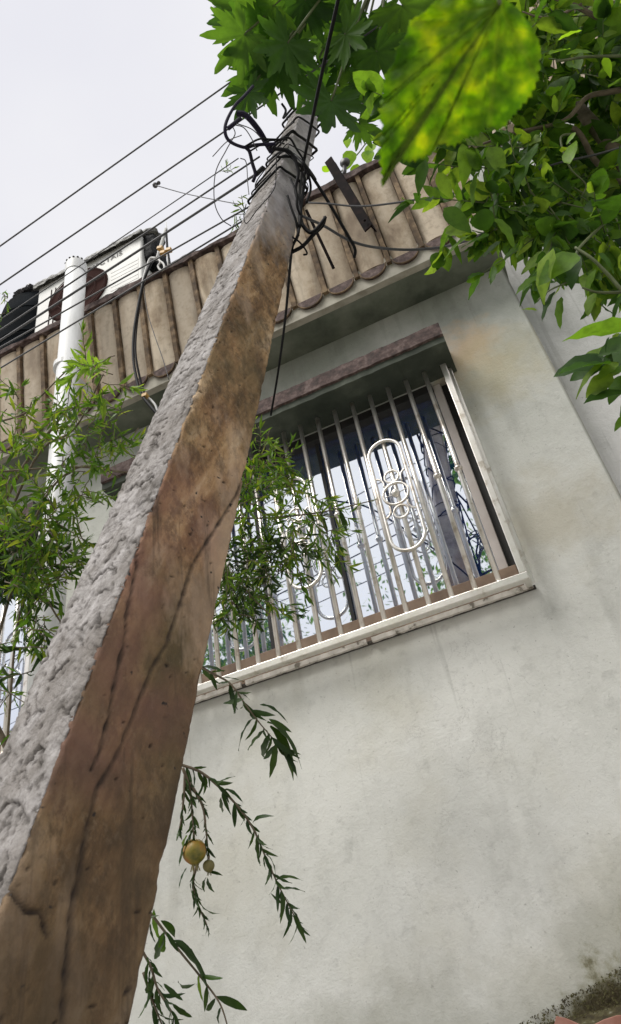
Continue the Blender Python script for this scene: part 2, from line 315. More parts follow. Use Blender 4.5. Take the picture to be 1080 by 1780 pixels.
def pole_mat(kind):
    m, n, b = newmat(kind)
    tcx = nd(n, 'ShaderNodeTexCoord'); P = tcx.outputs['Object']
    sx = nd(n, 'ShaderNodeSeparateXYZ'); n.links.new(P, sx.inputs[0]); Z = sx.outputs[2]
    if kind == 'pitted_cement_face':
        c = ramp(n, noise_n(n, 16, 8, .7, P), [(.36, (.17, .155, .14)), (.48, (.33, .31, .295)), (.58, (.46, .435, .42)), (.7, (.57, .55, .545))])
        c = mixc(n, mth(n, 'MULTIPLY', maskr(n, noise_n(n, 70, 6, .7, P), .56, .7), .7), c, (.14, .125, .11))
        c = mixc(n, maprange(n, noise_n(n, 4.5, 6, .65, P), .47, .6, 0, .6), c, (.25, .225, .20))
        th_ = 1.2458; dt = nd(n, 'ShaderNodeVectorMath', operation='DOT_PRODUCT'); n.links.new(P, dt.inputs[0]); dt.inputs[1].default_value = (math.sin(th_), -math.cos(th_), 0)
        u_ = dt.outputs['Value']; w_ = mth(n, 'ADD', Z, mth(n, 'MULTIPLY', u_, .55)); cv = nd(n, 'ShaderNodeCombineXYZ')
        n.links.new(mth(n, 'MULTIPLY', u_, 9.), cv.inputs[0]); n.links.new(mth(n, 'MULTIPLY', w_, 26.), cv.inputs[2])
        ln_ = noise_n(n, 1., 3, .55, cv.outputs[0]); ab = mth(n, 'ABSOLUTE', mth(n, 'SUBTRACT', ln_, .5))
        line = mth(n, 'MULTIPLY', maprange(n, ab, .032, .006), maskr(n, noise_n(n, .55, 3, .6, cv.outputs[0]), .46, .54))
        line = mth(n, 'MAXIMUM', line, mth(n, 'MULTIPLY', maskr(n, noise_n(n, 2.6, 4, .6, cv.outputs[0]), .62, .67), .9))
        at_ = nd(n, 'ShaderNodeAttribute', attribute_name='groove_shade'); c = mixc(n, mth(n, 'MULTIPLY', mth(n, 'MAXIMUM', at_.outputs['Fac'], mth(n, 'MULTIPLY', line, .35)), .9), c, (.05, .042, .036))  # shade of cracks, gouges and pits mixed in as dark colour
        n.links.new(c, b.inputs['Base Color']); b.inputs['Roughness'].default_value = .95
        h = bump(n, b, noise_n(n, 60, 6, .7, P), .8, .006)
        bump(n, b, noise_n(n, 240, 4, .7, P), .6, .002, h)
    else:
        d2 = nd(n, 'ShaderNodeVectorMath', operation='DOT_PRODUCT'); n.links.new(P, d2.inputs[0]); d2.inputs[1].default_value = (math.cos(1.2458), math.sin(1.2458), 0)
        cv2 = nd(n, 'ShaderNodeCombineXYZ'); n.links.new(mth(n, 'SUBTRACT', mth(n, 'MULTIPLY', d2.outputs['Value'], 9.), mth(n, 'MULTIPLY', Z, 4.2)), cv2.inputs[0]); n.links.new(mth(n, 'MULTIPLY', Z, 2.6), cv2.inputs[2])
        st = noise_n(n, 1., 9, .7, cv2.outputs[0])
        c = ramp(n, st, [(.34, (.06, .030, .012)), (.42, (.16, .086, .033)), (.49, (.29, .165, .070)), (.56, (.44, .28, .135)), (.64, (.62, .46, .29))])
        c = mixc(n, mth(n, 'MULTIPLY', maskr(n, noise_n(n, 34, 8, .75, P, (1, 1, .6)), .47, .60), .7), c, (.07, .040, .017))
        c = mixc(n, mth(n, 'MULTIPLY', maskr(n, noise_n(n, 75, 6, .7, P, (1, 1, .7)), .53, .66), .3), c, (.52, .38, .24))
        c = mixc(n, mth(n, 'MULTIPLY', maskr(n, noise_n(n, 3.2, 5, .6, P, (1, 1, .5)), .47, .6), .65), c, (.085, .068, .026))
        c = mixc(n, mth(n, 'MULTIPLY', maskr(n, noise_n(n, 5, 6, .62, P, (1, 1, .35)), .52, .62), .6), c, (.52, .38, .26))
        pk = mth(n, 'MULTIPLY', maskr(n, noise_n(n, 2.1, 4, .5, P), .5, .6), maprange(n, Z, 2.9, 2.3, 0, .6))
        c = mixc(n, pk, c, (.25, .11, .09))
        # dark wet runs
        rn = maskr(n, noise_n(n, 13, 6, .65, P, (1, 1, .05)), .53, .62)
        c = mixc(n, mth(n, 'MULTIPLY', rn, maprange(n, Z, 3.6, 2.2, .15, .85)), c, (.035, .022, .012))
        c = mixc(n, maprange(n, mth(n, 'ADD', Z, maprange(n, noise_n(n, 4, 5, .6, P), .3, .7, -.5, .5)), 2.55, 1.7, 0, .75), c, (.055, .034, .015))
        zz = mth(n, 'ADD', Z, maprange(n, noise_n(n, 6, 5, .6, P, (1, 1, .4)), .3, .7, -.25, .25))
        c = mixc(n, maprange(n, zz, 3.7, 4.15), c, ramp(n, noise_n(n, 9, 6, .65, P), [(.34, (.26, .24, .245)), (.5, (.46, .43, .44)), (.66, (.60, .57, .58))]))
        c = mixc(n, maskr(n, noise_n(n, 46, 2, .5, P), .72, .76), c, (.015, .01, .007))
        at_ = nd(n, 'ShaderNodeAttribute', attribute_name='groove_shade'); c = mixc(n, mth(n, 'MULTIPLY', at_.outputs['Fac'], .85), c, (.022, .013, .008))  # shade in the cracks and pits painted into the colour
        n.links.new(c, b.inputs['Base Color']); b.inputs['Roughness'].default_value = .8
        h = bump(n, b, noise_n(n, 30, 7, .7, P), .6, .006)
        bump(n, b, noise_n(n, 130, 5, .75, P), .7, .0022, h)
    return m
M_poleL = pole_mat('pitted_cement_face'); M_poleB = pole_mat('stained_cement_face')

# ================================================================== ground
MB().box(-600, 600, -600, 600, -.3, 0).build('ground', M_ground)['kind'] = 'structure'
lane = MB().box(-60, 60, -3.2, 1.9, .0, .03).build('lane', M_paving); lane['kind'] = 'structure'

# ================================================================== house
WY = 2.80; ZS = ZC(3.309)
house = thing('house', 'grey plastered house with barred windows and a ribbed tan parapet', 'house')
W1 = (-1.84, -.045, ZC(1.43), ZC(2.703)); W2 = (-4.30, -2.52, ZC(1.43), ZC(2.703))
def wall_holes(x0, x1, z0, z1, y0, y1, holes):
    xs = sorted({x0, x1, *[h[0] for h in holes], *[h[1] for h in holes]}); zs = sorted({z0, z1, *[h[2] for h in holes], *[h[3] for h in holes]})
    mb = MB()
    for i in range(len(xs) - 1):
        for j in range(len(zs) - 1):
            cx_, cz_ = (xs[i] + xs[i + 1]) / 2, (zs[j] + zs[j + 1]) / 2
            if any(h[0] < cx_ < h[1] and h[2] < cz_ < h[3] for h in holes): continue
            a, b_, c_, d_ = xs[i], xs[i + 1], zs[j], zs[j + 1]
            mb.add([(a, y0, c_), (b_, y0, c_), (b_, y0, d_), (a, y0, d_)], [(0, 1, 2, 3)])
            mb.add([(a, y1, c_), (b_, y1, c_), (b_, y1, d_), (a, y1, d_)], [(3, 2, 1, 0)])
    for h in holes + [(x0, x1, z0, z1)]:
        o = -1 if h == (x0, x1, z0, z1) else 1
        v = [(h[0], y0, h[2]), (h[1], y0, h[2]), (h[1], y0, h[3]), (h[0], y0, h[3]), (h[0], y1, h[2]), (h[1], y1, h[2]), (h[1], y1, h[3]), (h[0], y1, h[3])]
        mb.add(v, [(0, 4, 5, 1)[::o], (1, 5, 6, 2)[::o], (2, 6, 7, 3)[::o], (3, 7, 4, 0)[::o]])
    return mb
wall_holes(-9, XC, 0, ZS, WY, WY + .25, [W1, W2]).build('wall', M_wall, house)
sw = MB().box(XC - .25, XC, WY + .252, 8, 0, ZS).build('wall', M_wall2, house); sw['label'] = 'side return of the house wall'
# roof slab with its pale edge
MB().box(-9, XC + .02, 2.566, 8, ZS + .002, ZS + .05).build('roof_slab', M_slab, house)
e = MB()
n_e = 220; v = []; 
for i in range(n_e + 1):
    x = -9 + (XC + .02 + 9) * i / n_e; jz = .004 * noise.noise(Vector((x * 9, 0, 1)))
    v += [(x, 2.558 + .003 * noise.noise(Vector((x * 7, 3, 1))), ZS - .001 + jz), (x, 2.553, ZS + .165), (x, 2.60, ZS + .165), (x, 2.60, ZS - .001 + jz)]
f = []
for i in range(n_e):
    a = i * 4
    for k in range(4): k2 = (k + 1) % 4; f.append((a + k, a + k2, a + 4 + k2, a + 4 + k))
f += [(0, 1, 2, 3), tuple(n_e * 4 + k for k in (3, 2, 1, 0))]
e.add(v, f).build('slab_edge', M_edge, house)
# parapet: flares outward going up
TILT = .14
def py(z): return 2.56 - TILT * (z - ZC(3.31))     # front face y at height z
ZT = ZC(4.165); ZP = ZC(3.425)
RIB = [.092 - .19 * k for k in range(-1, 44)]
bk = MB()
x0, x1 = -9, XC + .02
bk.add([(x0, py(ZC(3.42)) + .03, ZS + .16), (x1, py(ZC(3.42)) + .03, ZS + .16), (x1, py(ZT) + .03, ZT), (x0, py(ZT) + .03, ZT),
        (x0, 2.70, ZS + .16), (x1, 2.70, ZS + .16), (x1, 2.62, ZT), (x0, 2.62, ZT)], [(0, 1, 2, 3), (7, 6, 5, 4), (0, 3, 7, 4), (1, 5, 6, 2), (3, 2, 6, 7), (0, 4, 5, 1)])
parapet = bk.build('parapet', M_panel, house)
def slab_panel(xa, xb, seed):
    mb = MB(); nx, nz_ = 6, 10; r_ = random.Random(seed); dz = r_.uniform(-.01, .01); dy = r_.uniform(-.004, .004); v = []
    for j in range(nz_ + 1):
        for i in range(nx + 1):
            s_ = i / nx; x = xa + (xb - xa) * s_; z = ZP + dz + (ZT - .03 - ZP - dz) * j / nz_
            bul = .014 * (1 - (2 * s_ - 1) ** 4)
            v.append((x, py(z) + dy + .012 - bul + .003 * noise.noise(Vector((x * 8, z * 5, seed))), z))
    f = [(j * (nx + 1) + i, j * (nx + 1) + i + 1, (j + 1) * (nx + 1) + i + 1, (j + 1) * (nx + 1) + i) for j in range(nz_) for i in range(nx)]
    mb.add(v, f)
    o = len(v); b0 = [(v[i][0], v[i][1] + .035, v[i][2]) for i in range(nx + 1)]
    mb.add([v[i] for i in range(nx + 1)] + b0, [(i + 1, i, nx + 1 + i, nx + 2 + i) for i in range(nx)])
    for side in (0, nx):
        ed = [v[j * (nx + 1) + side] for j in range(nz_ + 1)]; bb = [(p[0], p[1] + .035, p[2]) for p in ed]
        mb.add(ed + bb, [(j, j + 1, nz_ + 2 + j, nz_ + 1 + j) for j in range(nz_)])
    return mb
for k in range(len(RIB) - 1):
    xb, xa = RIB[k] - .019, RIB[k + 1] + .019
    xb = min(xb, XC + .01)
    if xb - xa < .04: continue
    slab_panel(xa, xb, k).build('panel', M_panel, parapet, smooth=True)
    # scallop: half disc hanging under each panel
    mb = MB(); n_ = 14; c_ = (xa + xb) / 2; r_ = (xb - xa) / 2 - .003; v = []
    for dpt in (-.018, .03):
        for i in range(n_ + 1):
            a = math.pi + math.pi * i / n_; z = ZP - .004 + r_ * .98 * math.sin(a)
            v.append((c_ + r_ * math.cos(a), 2.553 + dpt + (0.004 if dpt < 0 else 0), z))
    m_ = n_ + 1
    mb.add(v, [tuple(range(m_)), tuple(range(2 * m_ - 1, m_ - 1, -1))] + [(i + 1, i, m_ + i, m_ + i + 1) for i in range(n_)] + [(0, n_, 2 * m_ - 1, m_)])
    mb.build('scallop', M_purple, parapet, bevel=.004)
    rim = [(c_ + (r_ + .003) * math.cos(a), 2.540, ZP - .004 + (r_ * .98 + .003) * math.sin(a)) for a in [math.pi + math.pi * i / 16 for i in range(17)]]
    MB().tube(rim, .0045, 6).build('rim', M_rib, parapet, smooth=True)
for k, x in enumerate(RIB):
    if x > XC: continue
    mb = MB(); v = []; J = 12; w = .0175
    for j in range(J + 1):
        z = ZP - .02 + (ZT - .02 - ZP + .02) * j / J; y = py(z) - .012 + .003 * noise.noise(Vector((x * 3, z * 6, 5))); ww = w * (1 + .25 * noise.noise(Vector((x * 7, z * 9, 2))))
        v += [(x - ww, y + .05, z), (x - ww * .8, y, z), (x + ww * .8, y, z), (x + ww, y + .05, z)]
    f = []
    for j in range(J):
        for q in range(3): f.append((j * 4 + q, j * 4 + q + 1, j * 4 + 5 + q, j * 4 + 4 + q))
    f += [(3, 2, 1, 0), tuple(J * 4 + q for q in range(4))]
    mb.add(v, f).build('rib', M_rib, parapet)
# coping, uneven
mb = MB(); v = []; N = 380
for i in range(N + 1):
    x = x0 + (x1 - x0) * i / N; hgt = .012 * noise.noise(Vector((x * 5, 0, 9))) + .012 * noise.noise(Vector((x * 17, 4, 9))) + .03 * max(0, noise.noise(Vector((x * 1.3, 7, 2))))
    fy = .006 * noise.noise(Vector((x * 11, 1, 3)))
    v += [(x, 2.418 + fy, ZT - .018 - hgt), (x, 2.412 + fy, ZT + .012 + hgt * 1.5), (x, 2.64, ZT + .03 + hgt), (x, 2.64, ZT - .02)]
f = []
for i in range(N):
    for k in range(4): k2 = (k + 1) % 4; f.append((i * 4 + k, i * 4 + k2, i * 4 + 4 + k2, i * 4 + 4 + k))
f += [(0, 1, 2, 3), tuple(N * 4 + k for k in (3, 2, 1, 0))]
mb.add(v, f).build('coping', M_purple, parapet)

# ---- window sunshades, panes, grilles
GY, PY = 2.70, 2.853
def rough_slab(name, xa, xb, ya, yb, za, zb, parent):
    mb = MB(); N = int((xb - xa) / .02); v = []
    for i in range(N + 1):
        x = xa + (xb - xa) * i / N; a = .006 * noise.noise(Vector((x * 18, 1, za))); b_ = .004 * noise.noise(Vector((x * 23, 5, za)))
        v += [(x, ya + b_, za + .004 * noise.noise(Vector((x * 14, 9, 0)))), (x, ya + b_, za + (zb - za) * .30), (x, ya - .012 + b_, za + (zb - za) * .34 + a * .4), (x, ya - .012 + b_ + a * .4, zb + a), (x, yb, zb + .02), (x, yb, za)]
    f = []; K = 6
    mi = []
    for i in range(N):
        for k in range(K): k2 = (k + 1) % K; f.append((i * K + k, i * K + k2, i * K + K + k2, i * K + K + k)); mi.append(1 if k in (2, 3) or k == 1 else 0)
    f += [tuple(range(K)), tuple(N * K + k for k in range(K - 1, -1, -1))]; mi += [0, 0]
    mb.v = v; mb.f = f; mb.m = mi
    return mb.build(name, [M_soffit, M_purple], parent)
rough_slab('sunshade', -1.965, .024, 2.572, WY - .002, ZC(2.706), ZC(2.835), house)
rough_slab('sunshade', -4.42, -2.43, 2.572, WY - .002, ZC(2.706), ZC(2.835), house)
ZR = ZC(1.428); ZTOP = ZC(2.700)
proto_bar = None
def grille(xr, xl, bars, balls, orns):
    g = MB()
    # outer frame: square tube
    fr = MB(); s_ = .032
    fr.bar((xl - .02, GY, ZR), (xr + .004, GY, ZR), s_ * 1.15, s_)
    for x in (xl - .006, xr - .012): fr.bar((x, GY, ZR + .017), (x, GY, ZTOP - .017), s_, s_ * .9)
    for x in (xl - .006, xr - .008):
        for z in (ZR, ZTOP - .05): fr.bar((x, GY + .019, z), (x, WY - .002, z), s_ * .8, s_ * .8)
    for x in (xr + .010, xl - .028): fr.bar((x, GY + .05, ZR - .01), (x, GY + .05, ZTOP), .006, .02)
    gr = fr.build('window_grille', M_steel, house, bevel=.004)
    for x in bars:
        MB().tube([(x, GY, ZR + .015), (x, GY, ZTOP - .01)], .0112, 10).build('bar', M_steel, gr, smooth=True)
    for x in balls:
        b_ = MB(); b_.sphere((x, GY, ZC(2.053)), .0195, 14, 10, (1, 1, .8)); b_.tube([(x, GY, ZC(2.053) - .02), (x, GY, ZC(2.053) + .02)], .012, 12)
        b_.build('ball', M_steel, gr, smooth=True)
    for cxo in orns:
        zt, zb, rr = ZC(2.283), ZC(1.805), .079
        p = [(cxo + rr * math.cos(a), GY - .014, zt + rr * math.sin(a)) for a in [math.pi * i / 16 for i in range(17)]]
        p += [(cxo + rr * math.cos(a), GY - .014, zb + rr * math.sin(a)) for a in [math.pi + math.pi * i / 16 for i in range(17)]]
        MB().tube(p, .0085, 10, True).build('oval_loop', M_steel, gr, smooth=True)
        zc = ZC(2.04); cx2 = cxo
        def ringp(x, z, r, n=28): return [(x + r * math.cos(2 * math.pi * i / n), GY - .012, z + r * math.sin(2 * math.pi * i / n)) for i in range(n)]
        MB().tube(ringp(cx2, zc, .060), .0065, 10, True).build('ring', M_steel, gr, smooth=True)
        bl = MB().sphere((cx2, GY - .012, zc), .021, 14, 10); bl.tube([(cx2 - .058, GY - .012, zc - .004), (cx2 + .058, GY - .012, zc + .004)], .0022, 6)
        bl.build('ball', M_steel, gr, smooth=True)
        for dx, dz in ((.002, .100), (.002, -.105)):
            MB().tube(ringp(cx2 + dx, zc + dz, .034), .0055, 8, True).build('ring', M_steel, gr, smooth=True)
        for sgn in (1, -1):      # small c-scrolls that tie the rings to the oval
            for side in (-1, 1):
                a0 = [(cxo + side * (.076 - .034 * math.sin(t)), GY - .012, zc + sgn * (.115 - .048 * (1 - math.cos(t)) * .9)) for t in [math.pi * .62 * i / 9 for i in range(10)]]
                MB().tube(a0, .005, 8).build('scroll', M_steel, gr, smooth=True)
    return gr
B0 = [-.127 * 1.02 - .0985 * k for k in range(0, 18)]
def near(x, c, d): return abs(x - c) < d
orn = [-.430, -.925, -1.42]
bars = [x for x in B0 if x > -1.85]
grille(-.018, -1.86, bars, [-.1295, -.228, -.6225, -.721, -1.115, -1.2135, -1.607, -1.706], orn)
bars2 = [-2.60 - .0985 * k for k in range(17)]
g2 = grille(-2.475, -4.30, bars2, [-2.60, -2.6985, -3.09, -3.19], [-2.895, -3.39])
g2['label'] = 'steel grille of the left window'
def window(x0_, x1_, z0_, z1_, label):
    # brown sill stone standing inside the grille
    ws = MB().box(x0_ + .004, x1_ - .002, 2.80, 2.846, z0_ + .001, z0_ + .126).build('window', M_brown, house, bevel=.005); ws['label'] = label
    zb = z0_ + .11
    n_p = 4; wdt = (x1_ - .03 - x0_ - .03) / n_p
    fr = MB(); fr.box(x1_ - .075, x1_ - .034, PY - .03, PY + .012, zb + .01, z1_ - .002)
    fr.build('frame', M_frame, ws, bevel=.003)
    MB().box(x0_ + .002, x0_ + .04, PY - .03, PY + .012, zb + .01, z1_ - .002).build('frame', M_frame, ws, bevel=.003)
    MB().box(x1_ - .033, x1_ - .002, PY - .002, PY + .03, z0_ + .12, z1_ - .002).build('gap_shade', M_dark, ws)  # dark strip put in for the shade of the gap beside the frame
    MB().box(x0_ + .041, x1_ - .076, 2.803, PY + .012, z1_ - .05, z1_ - .002).build('frame', M_dark, ws)  # dark filler over the lit lintel, its shade painted near-black
    cuts = [x0_ + .041, x0_ + .041 + (x1_ - x0_ - .117) * .36, x0_ + .041 + (x1_ - x0_ - .117) * .60, x1_ - .076]
    for i in range(3):
        tl = (-.006, .004, .0)[i]
        mb = MB(); a, b_ = cuts[i] + .001, cuts[i + 1] - .001
        mb.add([(a, PY - tl * .4, zb), (b_, PY + tl * .4, zb), (b_, PY + tl * .4, z1_ - .052), (a, PY - tl * .4, z1_ - .052),
                (a, PY + .006 - tl * .4, zb), (b_, PY + .006 + tl * .4, zb), (b_, PY + .006 + tl * .4, z1_ - .052), (a, PY + .006 - tl * .4, z1_ - .052)],
               [(0, 1, 2, 3), (7, 6, 5, 4), (0, 3, 7, 4), (1, 5, 6, 2), (3, 2, 6, 7), (0, 4, 5, 1)])
        mb.build('pane', M_glass, ws)
    for c_ in cuts[1:3]: MB().box(c_ - .008, c_ + .008, PY - .016, PY - .008, zb + .01, z1_ - .053).build('mullion', M_dark, ws)
    return ws
window(*W1, 'dark mirrored window beside the pole'); window(*W2, 'mirrored window half hidden by leaves')
def sill(xa, xb):
    s_ = MB().box(xa, xb, 2.782, WY - .002, ZC(1.413), ZC(1.4285)).build('window_sill', M_concrete, house, bevel=.003)
    segs = [0, .30, .62, 1.0]
    for i in range(3):
        a = xa + (xb - xa) * segs[i] + .012; b_ = xa + (xb - xa) * segs[i + 1] - .012
        v = []; N = 60
        for k in range(N + 1):
            x = a + (b_ - a) * k / N; j = .003 * noise.noise(Vector((x * 34, 2, 2))); q = .003 * noise.noise(Vector((x * 60, 7, 2)))
            v += [(x, 2.781, ZC(1.412) + j), (x, 2.768 + q, ZC(1.413) + j), (x, 2.768 + q, ZC(1.434) + j * .6), (x, 2.781, ZC(1.436))]
        f = [(q * 4 + k, q * 4 + (k + 1) % 4, q * 4 + 4 + (k + 1) % 4, q * 4 + 4 + k) for q in range(N) for k in range(4)] + [(0, 1, 2, 3), (N * 4 + 3, N * 4 + 2, N * 4 + 1, N * 4)]
        MB().add(v, f).build('edge_band', M_sillpaint, s_)
    return s_
sill(-1.90, -.004); sill(-4.34, -2.46)
# mossy plinth ledge at the foot of the visible wall
pl = MB(); v = []; N = 160
for i in range(N + 1):
    x = -9 + (XC + 9) * i / N; y = 2.73 + .012 * noise.noise(Vector((x * 4, 0, 0))); z = ZC(-.02) + .10 * max(0, (x + .55) / 1.0) + .02 * noise.noise(Vector((x * 6, 1, 0)))
    v += [(x, y, 0), (x, y, z), (x, WY - .001, z + .03), (x, WY - .001, 0)]
pl.add(v, [(i * 4 + k, i * 4 + k + 1, i * 4 + 5 + k, i * 4 + 4 + k) for i in range(N) for k in range(3)] + [(0, 1, 2, 3), tuple(N * 4 + k for k in (3, 2, 1, 0))])
M_moss = nmat('mossy_cement', [(.3, (.03, .024, .012)), (.5, (.075, .06, .025)), (.62, (.12, .11, .05)), (.75, (.36, .34, .28))], 34, bs=60, bstr=1, bd=.012)
pl.build('plinth', M_moss, house)
mo = MB(); r_ = random.Random(3)
for i in range(3800):
    u = r_.random() ** .6; x = -.62 + 1.05 * u; z = ZC(-.0) + (.02 + .17 * u) * r_.random() + .10 * max(0, u - .05)
    s_ = r_.uniform(.002, .006); p = Vector((x, WY - .004 - s_ * .3 - (.05 * r_.random() if z < ZC(.04) else 0), z))
    q = [p + Vector((r_.uniform(-1, 1), r_.uniform(-1, .3), r_.uniform(-1, 1))) * s_ for _ in range(4)]
    mo.add(q, [(0, 1, 2), (0, 2, 3), (0, 3, 1), (1, 3, 2)])
tag(mo.build('moss', nmat('moss_tufts', [(.3, (.03, .022, .010)), (.5, (.07, .06, .02)), (.7, (.14, .14, .05)), (.78, (.30, .28, .2))], 60, bstr=0)), 'brown and green moss growing along the foot of the wall', 'moss', kind='stuff')

# neighbouring wall, set back to the right
nb = thing('neighbour_house', 'pale grey neighbouring wall set back behind the leaves at right', 'house')
MB().box(XC + .003, 7, 3.0, 3.25, 0, ZC(4.7)).build('wall', M_wall2, nb)
npar = MB().box(XC + .003, 7, 2.93, 3.2, ZC(4.702), ZC(6.1)).build('parapet', M_panel, nb)
for k in range(30):
    MB().box(XC + .05 + k * .2, XC + .075 + k * .2, 2.905, 2.929, ZC(4.71), ZC(6.08)).build('rib', M_rib, npar)

# ================================================================== concrete pole
SC = .82
PP = dict(x0=-.9301, y0=1.0505, x1=-.5004, y1=1.8207, w0=.27, w1=.1859, q=1.01, th=1.2458)
def pole_c(zc):
    zc = zc / SC; s_ = (zc - .2) / 2.9
    ax = PP['x0'] + (PP['x1'] - PP['x0']) * s_; ay = PP['y0'] + (PP['y1'] - PP['y0']) * s_; w1 = PP['w0'] + (PP['w1'] - PP['w0']) * s_; w2 = w1 * PP['q']
    n1 = Vector((math.sin(PP['th']), -math.cos(PP['th']))); n2 = Vector((-math.cos(PP['th']), -math.sin(PP['th']))); c = Vector((ax, ay))
    return [(c + n1 * (w2 / 2) * a + n2 * (w1 / 2) * b) * SC for a, b in ((1, 1), (1, -1), (-1, -1), (-1, 1))], c * SC, w1 * SC   # C, R, B, L
def pole_axis_px(v):
    lo, hi = 0., 6.
    for _ in range(40):
        m_ = (lo + hi) / 2; c = pole_c(m_)[1]; pv = proj((c.x, c.y, ZC(m_)))[1]
        if pv > v: lo = m_
        else: hi = m_
    return (lo + hi) / 2
Z_TOP = pole_axis_px(196)
def poleT(v):
    z = pole_axis_px(v); c = pole_c(z)[1]; return proj((c.x, c.y, ZC(z)))[2]
pole = thing('utility_pole', 'leaning square concrete utility pole streaked brown with a pitted grey side', 'utility pole')
zsamp = [-1.6 + .1 * i for i in range(16)] + list(np.linspace(-.1, Z_TOP, 1250))
NSF = (56, 6, 6, 84)                                  # stained face, two hidden faces, pitted face
def face_uv(px, fi):
    """pixel on face fi -> (s across, height above the lens)"""
    best = None
    for zc in np.linspace(-.1, Z_TOP, 160):
        cs = pole_c(zc)[0]; a_, b__ = cs[fi], cs[(fi + 1) % 4]; pa = proj((a_.x, a_.y, ZC(zc))); pb_ = proj((b__.x, b__.y, ZC(zc)))
        d = Vector((pb_[0] - pa[0], pb_[1] - pa[1])); w = Vector((px[0] - pa[0], px[1] - pa[1])); t_ = w.dot(d) / d.length_squared
        e_ = (w - d * t_).length
        if best is None or e_ < best[0]: best = (e_, t_, zc)
    return best[1], best[2]
def crack_uv(pts, fi): return [face_uv(p, fi) for p in pts]
CRK = [(crack_uv([(436, 800), (412, 856), (380, 905), (362, 932), (332, 978), (305, 1060), (287, 1111), (260, 1157), (229, 1234), (195, 1321), (160, 1383), (145, 1425), (130, 1512), (112, 1600), (100, 1700), (90, 1790)], 0), .0055),
       (crack_uv([(240, 960), (234, 994), (222, 1060), (215, 1104), (205, 1150), (195, 1195), (183, 1253), (168, 1306), (153, 1344)], 0), .004),
       (crack_uv([(13, 1540), (40, 1565), (62, 1600), (72, 1625)], 0), .004)]
def crack_d(s_, zc, wl):
    best = 0
    for poly, wd in CRK:
        z0, z1 = min(poly[0][1], poly[-1][1]), max(poly[0][1], poly[-1][1])
        if not z0 - .05 < zc < z1 + .05: continue
        for k in range(len(poly) - 1):
            (sa, za), (sb, zb__) = poly[k], poly[k + 1]
            if not (min(za, zb__) - .03 < zc < max(za, zb__) + .03): continue
            ax_, ay_, bx, by = sa * wl, za, sb * wl, zb__; px, py_ = s_ * wl, zc
            L2 = (bx - ax_) ** 2 + (by - ay_) ** 2 + 1e-9; t_ = max(0, min(1, ((px - ax_) * (bx - ax_) + (py_ - ay_) * (by - ay_)) / L2))
            d = math.hypot(px - ax_ - t_ * (bx - ax_), py_ - ay_ - t_ * (by - ay_)) + .0025 * noise.noise(Vector((px * 60, 1, py_ * 60)))
            best = max(best, 1 - d / wd)
    return max(0, best)
v = []; groove_shade = []; f = []; mi = []
for zc in zsamp:
    cs = pole_c(zc)[0]; pc_ = pole_c(zc)[1]; wl = pole_c(zc)[2]
    for sdi in range(4):
        a, b_ = cs[sdi], cs[(sdi + 1) % 4]; nrm = Vector(((b_ - a).y, -(b_ - a).x)).normalized()
        if nrm.dot((a + b_) / 2 - pc_) < 0: nrm = -nrm
        NS = NSF[sdi]
        for i in range(NS):
            s_ = i / NS; p = a + (b_ - a) * s_; gsh = 0.
            de = min(s_, 1 - s_) * wl; chamf = .006 * max(0, 1 - de / .007)
            if sdi == 3:
                X = s_ * wl; big = zc * .9
                w0 = zc + X * .55
                t1 = w0 * 19 + 1.5 * noise.noise(Vector((X * 8, 4, w0 * 9))) + .5 * noise.noise(Vector((X * 30, 4, w0 * 26))) + .18 * noise.noise(Vector((X * 90, 4, w0 * 80)))
                fr1 = t1 - math.floor(t1); ms = noise.noise(Vector((X * 15 + math.floor(t1) * 3.7, 9, w0 * 4 + math.floor(t1)))) + .5 * noise.noise(Vector((X * 40, 19, math.floor(t1) * 2.)))
                ms = max(0, min(1, (ms + .03) * 3.6))
                t2 = w0 * 41 + 1.3 * noise.noise(Vector((X * 16, 24, w0 * 17))) + .5 * noise.noise(Vector((X * 60, 4, w0 * 56)))
                fr2 = t2 - math.floor(t2); ms2 = max(0, min(1, (noise.noise(Vector((X * 22 + math.floor(t2) * 5.1, 2, w0 * 8))) - .1) * 3.5))
                und = max(0, 1 - fr1 / .19) * ms; und2 = max(0, 1 - fr2 / .24) * ms2
                pit = max(0, noise.noise(Vector((X * 55, 5, w0 * 85))) - .36) * 3
                dd = -.010 * und - .0055 * und2 + .0022 * (1 - fr1) * ms - .005 * min(1, pit) + .0012 * noise.noise(Vector((X * 34, 1, zc * 40))) + .0013 * noise.noise(Vector((X * 90, 1, zc * 110))) + .0012 * noise.noise(Vector((X * 170, 3, zc * 170)))
                gsh = max(und ** .5, und2 ** .7 * .9, min(1, pit) * .8)  # groove, undercut and pit darkness, painted as colour
            elif sdi == 0:
                dd = .003 * noise.noise(Vector((s_ * 2, 1, zc * 2.5))) + .0008 * noise.noise(Vector((s_ * wl * 60, 1, zc * 60)))
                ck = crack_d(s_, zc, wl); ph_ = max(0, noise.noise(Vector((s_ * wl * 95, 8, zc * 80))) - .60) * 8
                dd -= .005 * ck + .004 * min(1, ph_); gsh = max(ck, min(1, ph_))
            else: dd = 0.
            if de < .012: dd -= .016 * max(0, noise.noise(Vector((sdi * 3 + (s_ > .5), 2, zc * 17))) + .4 * noise.noise(Vector((sdi, 2, zc * 60))) - .05) * (1 - de / .012)
            p = p + nrm * (max(dd, -.02) - chamf)
            if i == 0: p = p + (pc_ - p).normalized() * .003
            v.append((p.x, p.y, ZC(zc))); groove_shade.append(gsh)
NR = sum(NSF); cum = [0, NSF[0], NSF[0] + NSF[1], NSF[0] + NSF[1] + NSF[2]]
